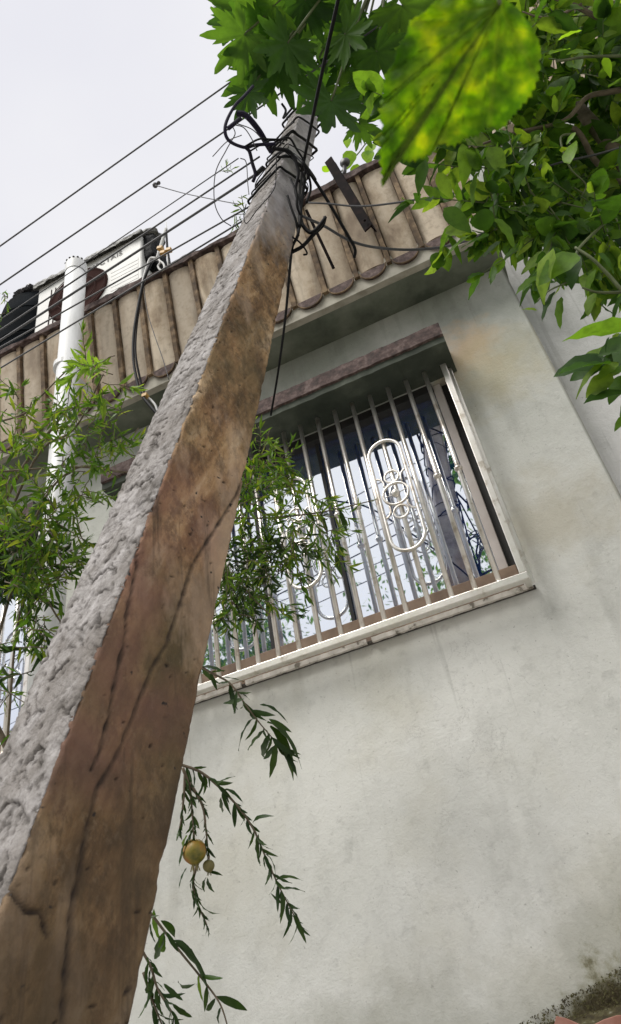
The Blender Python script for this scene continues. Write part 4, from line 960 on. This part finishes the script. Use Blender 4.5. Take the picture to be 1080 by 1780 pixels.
mass([(0, 930), (80, 930), (60, 1020), (0, 1010)], 44, 2.6, 2.85, .16, .05, .017, s2, LD)
mass([(100, 700), (240, 720), (250, 790), (190, 860), (100, 850)], 22, 2.45, 2.7, .14, .045, .02, s2, LM)
mass([(0, 1080), (50, 1080), (35, 1260), (0, 1290)], 9, 2.3, 2.5, .15, .052, .022, s2, LM)
mass([(60, 900), (160, 920), (150, 1020), (60, 1120)], 12, 2.45, 2.65, .14, .05, .022, s2, LM)
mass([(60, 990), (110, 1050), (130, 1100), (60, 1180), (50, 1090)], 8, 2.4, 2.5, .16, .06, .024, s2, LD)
mass([(130, 620), (200, 615), (215, 690), (140, 665)], 7, 2.4, 2.5, .10, .055, .018, s2, LL)
mass([(0, 505), (28, 515), (30, 535), (0, 545)], 3, 2.9, 3.0, .07, .035, .018, s2, LM)
# centre mass, right of the pole
branch([s1[36], att(400, 900, 2.75), att(470, 900, 2.75), att(560, 890, 2.75), att(640, 872, 2.75), att(655, 868, 2.75)], .005, .0015)
branch([s1[38], att(410, 860, 2.8), att(450, 800, 2.8), att(470, 745, 2.8)], .004)
branch([s1[32], att(400, 1000, 2.7), att(440, 1040, 2.65), att(470, 1070, 2.6)], .004)
mass([(395, 900), (440, 800), (470, 790), (520, 840), (560, 890), (600, 915), (565, 975), (500, 980), (470, 1050), (400, 1070), (375, 1060)], 116, 2.55, 2.9, .12, .044, .018, s1, LM)
mass([(380, 960), (470, 930), (540, 930), (480, 1000), (465, 1060), (385, 1080)], 56, 2.6, 2.9, .12, .042, .018, s1, LD)
mass([(425, 780), (480, 775), (520, 850), (420, 900)], 26, 2.6, 2.8, .11, .046, .02, s1, LM)
mass([(440, 740), (480, 735), (480, 765), (445, 775)], 5, 2.7, 2.8, .06, .035, .016, s1, LL)
for u, v_ in ((575, 885), (600, 885), (622, 880), (645, 873), (575, 962), (590, 975)):
    for _ in range(5): FP.add(rl.choice(LM), frame_m(att(u, v_, 2.74), rv() + Vector((.3, 0, -.2)), rv(), rl.uniform(.025, .04)))
for (u0, v0, u1, v1) in ((590, 885, 607, 925), (583, 962, 596, 1005), (560, 895, 570, 930)): FP.add(LD[0], frame_m(att(u0, v0, 2.74), att(u1, v1, 2.74) - att(u0, v0, 2.74), (0, -1, .3), (att(u1, v1, 2.74) - att(u0, v0, 2.74)).length))
# hanging twigs below the window
def twig(P, size, step, meshes, F_=FP, droop=.3, spread=.8, r0=.004, r1=.0015, tip=True):
    pts = crom(P, 7); MB().tube(pts, r0, 6, r1=r1).build('twig', M_bark, pom, smooth=True); dress(F_, pts[2:], meshes, size, step, spread=spread, droop=droop, tip=tip); return pts
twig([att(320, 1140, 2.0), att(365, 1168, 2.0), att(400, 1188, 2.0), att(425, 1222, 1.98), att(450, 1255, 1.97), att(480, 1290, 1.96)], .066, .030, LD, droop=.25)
def explicit(F_, lst, t, meshes, nrm=(0, -.8, .35)):
    for (u0, v0, u1, v1) in lst:
        a_, b_ = att(u0, v0, t), att(u1, v1, t * rl.uniform(.98, 1.02)); F_.add(rl.choice(meshes), frame_m(a_, b_ - a_, Vector(nrm) + rv() * .35, (b_ - a_).length))
explicit(FP, [(465, 1255, 543, 1283), (470, 1262, 538, 1320), (462, 1268, 420, 1310), (470, 1275, 443, 1335), (480, 1290, 478, 1355), (485, 1300, 528, 1338), (480, 1295, 457, 1330), (452, 1225, 502, 1228), (445, 1245, 396, 1285), (425, 1215, 384, 1228), (468, 1250, 505, 1270), (485, 1305, 520, 1305), (400, 1185, 378, 1190), (412, 1200, 410, 1240)], 1.96, LD)
twig([att(300, 1325, 1.85), att(345, 1340, 1.85), (att(378, 1365, 1.84)), att(412, 1400, 1.83), att(440, 1440, 1.82), att(462, 1490, 1.81), att(485, 1540, 1.8), att(515, 1598, 1.79)], .046, .0155, LD, droop=.45, spread=.7)
explicit(FP, [(375, 1365, 405, 1343), (390, 1372, 422, 1374), (385, 1385, 388, 1425), (408, 1395, 408, 1440), (440, 1430, 455, 1402), (450, 1450, 443, 1508), (462, 1485, 490, 1500), (480, 1530, 516, 1506), (488, 1545, 530, 1540), (492, 1570, 475, 1565), (500, 1580, 522, 1575), (505, 1590, 528, 1603)], 1.82, LD)
t3 = twig([att(318, 1335, 1.8), att(330, 1370, 1.8), att(334, 1410, 1.8), att(337, 1455, 1.78)], .030, .0085, LD, droop=.5, spread=.7)
twig([att(330, 1360, 1.8), att(352, 1400, 1.8), att(358, 1440, 1.79), att(362, 1480, 1.79)], .026, .012, LD, droop=.5, spread=.6)
twig([att(322, 1345, 1.8), att(320, 1380, 1.8), att(316, 1420, 1.8), att(312, 1440, 1.79)], .028, .014, LD, droop=.5, spread=.6)
twig([att(344, 1500, 1.8), att(336, 1530, 1.8), att(340, 1560, 1.8), att(352, 1590, 1.79), att(360, 1608, 1.79)], .030, .010, LD, droop=.7, spread=.5)
explicit(FP, [(330, 1455, 305, 1500), (325, 1508, 306, 1540), (333, 1530, 325, 1568), (345, 1560, 362, 1615), (363, 1515, 385, 1518), (360, 1525, 364, 1550), (358, 1525, 348, 1545)], 1.78, LD)
explicit(FP, [(325, 1452, 304, 1502)], 1.77, LM)
twig([att(240, 1560, 1.7), att(268, 1595, 1.7), att(310, 1650, 1.68), att(360, 1712, 1.66), att(385, 1750, 1.65), att(400, 1800, 1.64)], .05, .2, LM, tip=False)
explicit(FP, [(290, 1620, 310, 1655), (300, 1640, 390, 1670), (288, 1618, 265, 1690), (280, 1600, 325, 1625), (376, 1732, 438, 1752), (375, 1735, 352, 1775), (360, 1712, 358, 1760), (385, 1750, 365, 1800), (262, 1605, 262, 1640), (255, 1600, 275, 1585), (300, 1635, 345, 1640)], 1.66, LD)
explicit(FP, [(285, 1620, 280, 1685)], 1.66, LM)
explicit(FP, [(268, 1580, 268, 1640)], 1.7, LL[:0] + LM)
twig([att(240, 1640, 1.66), att(262, 1680, 1.65), att(275, 1720, 1.64), att(305, 1770, 1.63), att(320, 1810, 1.62)], .045, .014, LD, droop=.35, spread=.8)
twig([att(250, 1690, 1.66), att(262, 1730, 1.65), att(285, 1790, 1.63)], .045, .014, LD, droop=.3, spread=.8)
explicit(FP, [(285, 1710, 315, 1740), (262, 1700, 260, 1765), (300, 1745, 335, 1775), (310, 1705, 322, 1738)], 1.63, LD)
tw.build('fine_twigs', M_bark, pom, smooth=True)['kind'] = 'stuff'
def fruit(u, v_, t, r, mat_, label):
    c = att(u, v_, t); mb = MB(); n_, m_ = 24, 16; v = []
    for i in range(m_ + 1):
        th = math.pi * i / m_
        for k in range(n_):
            a_ = 2 * math.pi * k / n_; rr = r * (1 + .02 * math.cos(6 * a_) * math.sin(th)) ; z = math.cos(th) * r * .96
            if i > m_ - 3: z -= r * .05 * (i - m_ + 3)
            v.append((c.x + rr * math.sin(th) * math.cos(a_), c.y + rr * math.sin(th) * math.sin(a_), c.z + z))
    mb.add(v, [(i * n_ + k, (i + 1) * n_ + k, (i + 1) * n_ + (k + 1) % n_, i * n_ + (k + 1) % n_) for i in range(m_) for k in range(n_)])
    fo = mb.build('fruit', mat_, pom, smooth=True); fo['label'] = label
    ca = MB()
    for k in range(6):
        a_ = 2 * math.pi * k / 6; a2 = a_ + .9; am = (a_ + a2) / 2; z0 = c.z - r * .95; z1_ = c.z - r * 1.5
        p = [(c.x + r * .25 * math.cos(a_), c.y + r * .25 * math.sin(a_), z0), (c.x + r * .25 * math.cos(a2), c.y + r * .25 * math.sin(a2), z0), (c.x + r * .42 * math.cos(am), c.y + r * .42 * math.sin(am), z1_)]
        p2 = [(c.x + (q[0] - c.x) * .75, c.y + (q[1] - c.y) * .75, q[2]) for q in p]
        ca.add(p + p2, [(0, 1, 2), (5, 4, 3), (0, 3, 4, 1), (1, 4, 5, 2), (2, 5, 3, 0)])
    ca.build('calyx', M_pomesmall, fo)
    MB().tube([(c.x, c.y, c.z + r * .9), (c.x + .002, c.y, c.z + r * 1.5)], .003, 6).build('stalk', M_bark, fo)
fruit(338, 1480, 1.78, .0295, M_pome, 'ripe orange pomegranate'); fruit(363, 1505, 1.77, .0145, M_pomesmall, 'small green pomegranate')
FP.emit(pom)

# ---------------------------------------------------------------- broad-leaved tree at right
bt = thing('broad_leaved_tree', 'dense dark green broad-leaved tree reaching in from the right', 'tree')
BL = [leaf_mesh('ovate', i, M_broad) for i in range(6)] + [leaf_mesh('broad', i + 60, M_broad) for i in range(2)] + [leaf_mesh('lance', 70, M_broad)]
FB = Foliage(); tw = MB(); rb = random.Random(77)
tb0 = [Vector((2.1, .9, 0)), Vector((2.0, 1.0, 1.5)), att(1250, 700, 1.9), att(1180, 480, 2.0), att(1120, 330, 2.2), att(1000, 180, 2.5)]
MB().tube(crom(tb0, 8), .07, 12, r1=.02).build('trunk', M_bark, bt, smooth=True)
def bbr(P, r0=.010, r1=.004, m_=M_greenstem): MB().tube(crom(P, 7), r0, 7, r1=r1).build('branch', m_, bt, smooth=True)
bbr([att(1120, 340, 2.2), att(1040, 285, 2.3), att(1000, 225, 2.3), att(940, 225, 2.3), att(900, 230, 2.35)], .011, .006, M_bark)
bbr([att(1120, 150, 2.3), att(1060, 160, 2.25), att(1020, 170, 2.25), att(980, 210, 2.25), att(900, 230, 2.3), att(840, 250, 2.35)], .010, .004, M_bark)
bbr([att(1140, 90, 2.2), att(1080, 97, 2.15), att(1020, 99, 2.12), att(968, 107, 2.1)], .006, .003)
bbr([att(1100, 50, 2.2), att(1040, 30, 2.2), att(1000, 10, 2.2), att(950, -10, 2.2)], .010, .006, M_bark)
bbr([att(1010, 8, 2.2), att(975, 25, 2.15), att(940, 30, 2.15), att(908, 20, 2.15)], .005, .002, M_bark)
bbr([att(1000, 232, 2.2), att(975, 240, 2.15), att(990, 290, 2.1), att(1018, 320, 2.1), att(1012, 340, 2.1)], .0035, .002)
bbr([att(1000, 430, 1.75), att(1030, 450, 1.72), att(1060, 480, 1.7), att(1095, 515, 1.68), att(1180, 560, 1.7)], .0035, .005)
bbr([att(1060, 380, 2.0), att(1008, 430, 1.78), att(1003, 455, 1.75), att(993, 485, 1.72), att(955, 505, 1.7), att(935, 522, 1.7)], .004, .0015)
bbr([att(1090, 508, 1.7), att(1040, 508, 1.7), att(1012, 500, 1.7)], .004, .002)
bbr([att(860, 400, 2.3), att(930, 360, 2.3), att(1010, 350, 2.25), att(1100, 360, 2.2)], .004, .004)
bbr([att(1150, 640, 1.6), att(1095, 640, 1.6), att(1060, 635, 1.6)], .004, .002)
bbr([att(1150, 560, 1.65), att(1100, 600, 1.6), att(1085, 700, 1.6), att(1082, 740, 1.6)], .006, .003)
MP = [(750, 0), (1080, 0), (1080, 390), (1010, 375), (900, 380), (850, 365), (790, 345), (760, 290), (745, 230)]
mass(MP, 88, 2.15, 2.9, .26, .092, .040, None, BL, .3, F_=FB, r_=rb, twm=tw)
mass([(860, 60), (1080, 0), (1080, 380), (900, 370)], 66, 2.4, 3.0, .26, .10, .04, None, BL, .3, F_=FB, r_=rb, twm=tw)
mass([(790, 350), (880, 320), (1000, 320), (1080, 360), (1040, 410), (900, 410), (830, 395)], 44, 2.0, 2.5, .2, .075, .034, None, BL, .3, F_=FB, r_=rb, twm=tw)
mass([(1030, 380), (1080, 380), (1080, 460), (1040, 450)], 8, 1.9, 2.1, .16, .08, .03, None, BL, .3, F_=FB, r_=rb, twm=tw)
mass([(1150, 480), (1250, 480), (1250, 760), (1170, 760)], 8, 1.6, 2.0, .2, .09, .03, None, BL, .3, F_=FB, r_=rb, twm=tw)
mass([(1090, -60), (1300, -60), (1300, 480), (1090, 480)], 34, 1.9, 2.7, .25, .1, .04, None, BL, .3, F_=FB, r_=rb, twm=tw)
E1 = [(962, 432, 934, 524), (997, 440, 944, 478), (965, 506, 938, 555), (976, 516, 970, 571), (1036, 468, 1012, 515), (1032, 510, 1020, 547), (1088, 508, 1046, 552), (924, 494, 905, 506), (935, 540, 911, 533), (1000, 440, 985, 500), (1040, 440, 1075, 470), (1080, 440, 1065, 480), (960, 430, 985, 490)]
explicit(FB, E1, 1.72, BL); explicit(FB, [(1100, 573, 982, 560)], 1.5, BL, (.1, -.35, 1)); explicit(FB, [(1060, 632, 974, 634), (1052, 630, 989, 661), (1075, 630, 1035, 655), (1064, 650, 1018, 688), (1095, 682, 1018, 684), (1055, 684, 1028, 692), (1090, 700, 1078, 718), (1086, 722, 1070, 750), (1060, 585, 1045, 605), (1090, 590, 1040, 615), (1100, 640, 1065, 640), (1110, 600, 1080, 660), (1120, 640, 1076, 700)], 1.55, BL)
BW = [leaf_mesh('broad', i, M_broad) for i in range(3)]; BY = [leaf_mesh('broad', i + 5, M_vinesmall) for i in range(2)]
explicit(FB, [(962, 432, 930, 520), (1000, 440, 948, 480), (1060, 625, 975, 636), (1050, 622, 992, 664), (1088, 640, 1040, 655), (1110, 560, 1075, 640), (1100, 690, 1078, 745), (1090, 650, 1062, 700)], 1.6, BW)
explicit(FB, [(900, 60, 850, 20), (955, 40, 1005, 75), (1010, 60, 960, 30), (900, 100, 960, 110), (1000, 95, 1050, 110), (880, 130, 850, 180), (1040, 130, 1080, 170), (1050, 380, 1010, 330), (900, 180, 940, 150)], 2.3, [leaf_mesh('broad', 31, leaf_mat('pale_broad_leaf', [(.09, .17, .02), (.14, .23, .03)], .5)), *BW])
explicit(FB, [(772, 362, 820, 402), (820, 408, 766, 440), (850, 410, 800, 425), (803, 250, 820, 320), (935, 250, 888, 320), (740, 278, 724, 336), (850, 255, 880, 300), (760, 300, 790, 345), (830, 300, 815, 360), (860, 380, 905, 420), (870, 420, 838, 445)], 2.0, BL)
YL = [leaf_mesh('ovate', i + 20, M_vinesmall) for i in range(2)]
explicit(FB, [(990, 285, 991, 236), (970, 70, 1010, 50), (985, 95, 1030, 80), (1050, 100, 1062, 130), (955, 95, 990, 80), (1000, 230, 985, 250)], 2.0, YL)
tw.build('fine_twigs', M_greenstem, bt, smooth=True)['kind'] = 'stuff'
FB.emit(bt)

# ---------------------------------------------------------------- papaya tree
pap = thing('papaya_tree', 'papaya tree with large lobed leaves hanging over the pole top', 'tree')
ptp = [Vector((3.4, .9, 0)), Vector((3.0, 1.0, 2.2)), att(1200, 95, 3.0), att(1075, 35, 3.0), att(960, -18, 3.05), att(860, -70, 3.1), att(740, -150, 3.2)]
pc = crom(ptp, 10)
# straight-axis object space so that the rings follow the trunk
trm = MB(); trm.tube(pc, .085, 16, r1=.050); trm.build('trunk', M_papbark, pap, smooth=True)
CR = att(720, -150, 3.2)
def papaya_leaf(seed):
    r_ = random.Random(seed); n_ = 150; out = []
    lobes = [(math.radians(a + r_.uniform(-4, 4)), l) for a, l in ((90, 1.), (48, .95), (132, .95), (8, .82), (172, .82), (-32, .62), (212, .62))]
    for i in range(n_):
        th = math.radians(-75 + 330 * i / (n_ - 1)); rr = .20
        for la, ll in lobes:
            d = abs(th - la)
            main = ll * max(0, 1 - (d / .32) ** 1.35) * (1)
            for so in (-.24, .24):
                d2 = abs(th - la - so); main = max(main, ll * .70 * max(0, 1 - (d2 / .17) ** 1.2))
            rr = max(rr, .2 + .8 * main)
        out.append((th, rr * (1 + .03 * r_.uniform(-1, 1))))
    mb = MB(); v = [(0, 0, 0)]; K = 4
    for k in range(1, K + 1):
        for th, rr in out:
            q = rr * k / K; q = min(q, rr); x, y = q * math.cos(th), q * math.sin(th)
            fold = .05 * math.cos((th - math.pi / 2) * 360 / 41) * q
            v.append((x, y, -.33 * q * q + fold + .02 * r_.uniform(-1, 1) * (k == K)))
    f = [(0, 1 + i, 2 + i) for i in range(n_ - 1)]
    for k in range(K - 1):
        for i in range(n_ - 1): a = 1 + k * n_ + i; f.append((a, a + n_, a + n_ + 1, a + 1))
    mb.add(v, f); return mb.mesh('leaf', M_pap, smooth=True)
PL = [papaya_leaf(i) for i in range(3)]
rp = random.Random(4)
# centre px, tip px, depth, size
for i, (u, v_, t, tu, tv, s_) in enumerate(((470, 60, 3.1, 400, 80, .24), (440, 10, 3.25, 400, -40, .22), (520, 30, 3.2, 470, -30, .24), (450, 120, 3.2, 430, 200, .20), (485, 105, 3.1, 505, 180, .20), (560, 70, 3.35, 560, 140, .22),
        (576, 176, 2.95, 560, 265, .225), (615, 95, 3.3, 620, 170, .22), (640, 40, 3.2, 640, 120, .23), (590, 10, 3.3, 520, 60, .24), (680, 60, 3.25, 700, 150, .24), (530, 0, 3.1, 600, 30, .2), (640, 150, 3.3, 600, 200, .18), (700, 10, 3.0, 760, 60, .24), (410, 30, 3.35, 385, 90, .18), (610, -20, 3.1, 560, -70, .24), (750, -40, 3.1, 800, 20, .25), (425, 60, 3.0, 395, 95, .17), (500, 75, 3.0, 470, 130, .17), (545, 120, 3.3, 520, 165, .17), (600, 60, 3.0, 640, 90, .18), (430, 160, 3.1, 445, 200, .15), (625, 215, 3.3, 650, 255, .12), (590, 150, 3.3, 630, 185, .16), (475, 10, 3.0, 430, 30, .18), (655, 90, 3.0, 680, 130, .18))):
    p = att(u, v_, t); d = att(tu, tv, t * rp.uniform(.98, 1.03)) - p
    view = (p - Vector((0, 0, H0))).normalized()
    nr = (Vector((0, 0, 1)) * .9 + view * .7 + rv(rp) * .28)
    inst('leaf', rp.choice(PL), pap, frame_m(p, d, nr, s_ * rp.uniform(.82, 1.08)))
    mid = (p + CR) / 2 + Vector((0, 0, .12))
    MB().tube(crom([p, mid, CR], 8), .0045, 6, r1=.008).build('petiole', M_greenstem, pap, smooth=True)

# ---------------------------------------------------------------- vine with the big near leaf
vn = thing('climbing_vine', 'vine with one big bright green serrated leaf hanging close to the camera', 'vine')
TT = .42
def vine_leaf():
    P = [(800, -12), (762, -4), (735, 22), (712, 35), (706, 60), (690, 85), (684, 110), (668, 130), (664, 165), (656, 190), (662, 225), (656, 262), (660, 300), (664, 325), (676, 300), (688, 268), (700, 284), (722, 283), (748, 272), (765, 252), (790, 258), (812, 242), (832, 240), (850, 222), (872, 232), (890, 210), (905, 190), (925, 170), (938, 140), (943, 100), (938, 70), (922, 40), (900, 15), (878, -2), (850, -10)]
    # finer outline with serration
    out = []
    for i in range(len(P)):
        a, b_ = Vector(P[i]), Vector(P[(i + 1) % len(P)])
        for k in range(6):
            q = a + (b_ - a) * (k / 6); n_ = Vector(((b_ - a).y, -(b_ - a).x)).normalized(); out.append(q + n_ * (8 * (((k + .5) / 3) % 1) - 1) * (1 if 8 <= i <= 28 else .3))
    ctr = Vector((868, 8)); n_ = len(out); K = 34; mb = MB(); v = []; vein = []
    ve = [(664, 320), (690, 150), (760, 262), (850, 230), (930, 130), (720, 40)]
    def z_of(q):
        s_ = 0
        for e_ in ve:
            d = Vector(e_) - ctr; w = q - ctr; t_ = max(0, min(1, w.dot(d) / d.length_squared)); dist = (w - d * t_).length; s_ += math.exp(-(dist / 4.5) ** 2)
            for kk in range(2, 9):
                for sg in (-1, 1):
                    b0_ = ctr + d * (kk / 9.); dv = d.normalized(); bd = Vector((dv.x * .75 - sg * dv.y * .66, dv.y * .75 + sg * dv.x * .66)) * 60 * (1.2 - kk / 9.); w3 = q - b0_; t3_ = max(0, min(1, w3.dot(bd) / bd.length_squared)); s_ += .45 * math.exp(-((w3 - bd * t3_).length / 2.6) ** 2)
        return s_
    for k in range(K + 1):
        for q in out:
            w = ctr + (q - ctr) * (k / K); zv = z_of(w); vein.append(min(1, zv)); dpt = TT + .00035 * (w - ctr).length * .25 + min(1.2, zv) * .0011 + .0035 * noise.noise(Vector((w.x / 26, w.y / 26, 1))) + .004 * noise.noise(Vector((w.x / 60, w.y / 60, 5)))
            p = att(w.x, w.y, dpt); v.append(p)
    f = [(k * n_ + i, k * n_ + (i + 1) % n_, (k + 1) * n_ + (i + 1) % n_, (k + 1) * n_ + i) for k in range(K) for i in range(n_)]
    mb.add(v, f); o = mb.build('leaf', M_bigleaf, vn, smooth=True); o['label'] = 'big bright green leaf close to the camera'; o.data.attributes.new('vein', 'FLOAT', 'POINT').data.foreach_set('value', vein)
    md = o.modifiers.new('thick', 'SOLIDIFY'); md.thickness = .0004
    return o
vine_leaf()
MB().tube(crom([att(868, 8, TT), att(870, -30, TT), att(885, -90, TT + .02), att(960, -220, TT + .1), att(1250, -330, .9)], 8), .0012, 6, r1=.003).build('stem', M_greenstem, vn, smooth=True)
vroot = [att(1250, -330, .9), Vector((1.2, .5, 2.6)), Vector((1.9, .8, 1.0)), Vector((1.95, .85, 0))]
MB().tube(crom(vroot, 8), .004, 6, r1=.012).build('stem', M_bark, vn, smooth=True)
v2 = thing('creeper', 'lime green round-leaved creeper on the parapet coping by the iron bracket', 'creeper')
RL = [leaf_mesh('broad', i + 40, M_vinesmall) for i in range(3)]
rc = random.Random(12)
MB().tube(crom([aty(580, 312, 2.46), aty(620, 270, 2.48), aty(650, 240, 2.5), aty(720, 230, 2.5)], 6), .004, 6).build('stem', M_greenstem, v2, smooth=True)
for (u, v_, s_) in ((612, 262, .11), (630, 235, .10), (640, 262, .10), (655, 285, .08), (622, 285, .09), (560, 290, .05), (648, 250, .09), (670, 260, .1), (606, 240, .07)):
    inst('leaf', rc.choice(RL), v2, frame_m(aty(u, v_, 2.45), Vector((rc.uniform(-.8, .8), rc.uniform(-.2, .2), rc.uniform(-1, .1))), Vector((0, -.8, -.7)) + rv(rc) * .25, s_ * 1.25))
sp = thing('weed_sprig', 'small green weed sprig growing out left of the pole below the cables', 'weed')
for (u0, v0, u1, v1) in ((428, 372, 408, 355), (428, 372, 400, 378), (425, 368, 420, 340), (422, 380, 405, 392)):
    a_, b_ = att(u0, v0, 2.98), att(u1, v1, 2.98); MB().tube([a_, (a_ + b_) / 2 + Vector((0, 0, .01)), b_], .0015, 5).build('stem', M_greenstem, sp)
    for k in range(8): inst('leaf', rc.choice(LM), sp, frame_m(a_ + (b_ - a_) * rc.random(), rv(rc) + Vector((0, 0, -.2)), rv(rc), rc.uniform(.022, .04)))
sp2 = thing('weed_sprig', 'tiny sprig caught on the wires left of the pole, below the cable loop', 'weed')
for (u0, v0, u1, v1) in ((396, 300, 392, 278), (396, 300, 382, 296), (396, 300, 410, 290)):
    a_, b_ = att(u0, v0, 3.1), att(u1, v1, 3.1); MB().tube([a_, b_], .0013, 5).build('stem', M_greenstem, sp2)
    for k in range(4): inst('leaf', rc.choice(LM), sp2, frame_m(a_ + (b_ - a_) * rc.random(), rv(rc), rv(rc), rc.uniform(.018, .03)))

# clay tiles at the foot of the wall, lower right
ti = thing('clay_tile', 'pink clay roof tile with a pointed corner at the foot of the wall', 'roof tile')
def tile_mesh(pxs, t, name, parent):
    P = [att(u, v_, t) for u, v_ in pxs]; nrm = (att(1000, 1800, t) - att(1000, 1800, t * 1.02)).normalized() * -.012
    mb = MB(); n_ = len(P); mb.add(P + [p + nrm for p in P], [tuple(range(n_)), tuple(range(2 * n_ - 1, n_ - 1, -1))] + [(i, n_ + i, n_ + (i + 1) % n_, (i + 1) % n_) for i in range(n_)])
    return mb.build(name, M_tile, parent, bevel=.002)
tile_mesh([(967, 1766), (985, 1770), (1012, 1782), (1030, 1830), (960, 1840), (962, 1790)], 1.9, 'tile_face', ti)
t2 = thing('clay_tile', 'pink clay roof tile with a rounded top in the lower right corner', 'roof tile')
tile_mesh([(1030, 1782), (1050, 1772), (1072, 1765), (1100, 1762), (1130, 1775), (1120, 1850), (1020, 1850)], 1.88, 'tile_face', t2)

# ================================================================== trees across the lane, seen in the window glass
def far_tree(name, label, x, y, h, seed):
    tr = thing(name, label, 'tree', 'trees across the lane mirrored in the window glass'); r_ = random.Random(seed)
    MB().tube(crom([(x, y, 0), (x + .2, y, h * .3), (x, y + .1, h * .6), (x + .1, y, h * .8)], 6), .16, 10, r1=.06).build('trunk', M_bark, tr, smooth=True)
    cr_ = MB()
    for _ in range(90):
        c = Vector((x, y, h * .72)) + Vector((r_.gauss(0, .3) * h * .24, r_.gauss(0, .3) * h * .24, r_.gauss(0, .34) * h * .28)); 
        for k in range(70):
            p = c + rv(r_) * (r_.random() ** .5) * h * .07; d = rv(r_); n_ = d.orthogonal().normalized(); q = d.cross(n_); s_ = r_.uniform(.05, .10)
            cr_.add([p, p + (d + q * .4) * s_, p + d * 2 * s_, p + (d - q * .4) * s_], [(0, 1, 2, 3)])
    cr_.build('crown', M_broad, tr)['kind'] = 'stuff'
far_tree('mango_tree', 'dark leafy tree across the lane mirrored low in the glass', -1.75, -7.5, 10.3, 1)
far_tree('mango_tree', 'second leafy tree across the lane mirrored at the right of the glass', .1, -7.9, 10.0, 2)
far_tree('mango_tree', 'third leafy tree across the lane mirrored at the left of the glass', -5.9, -7.0, 11.5, 3)
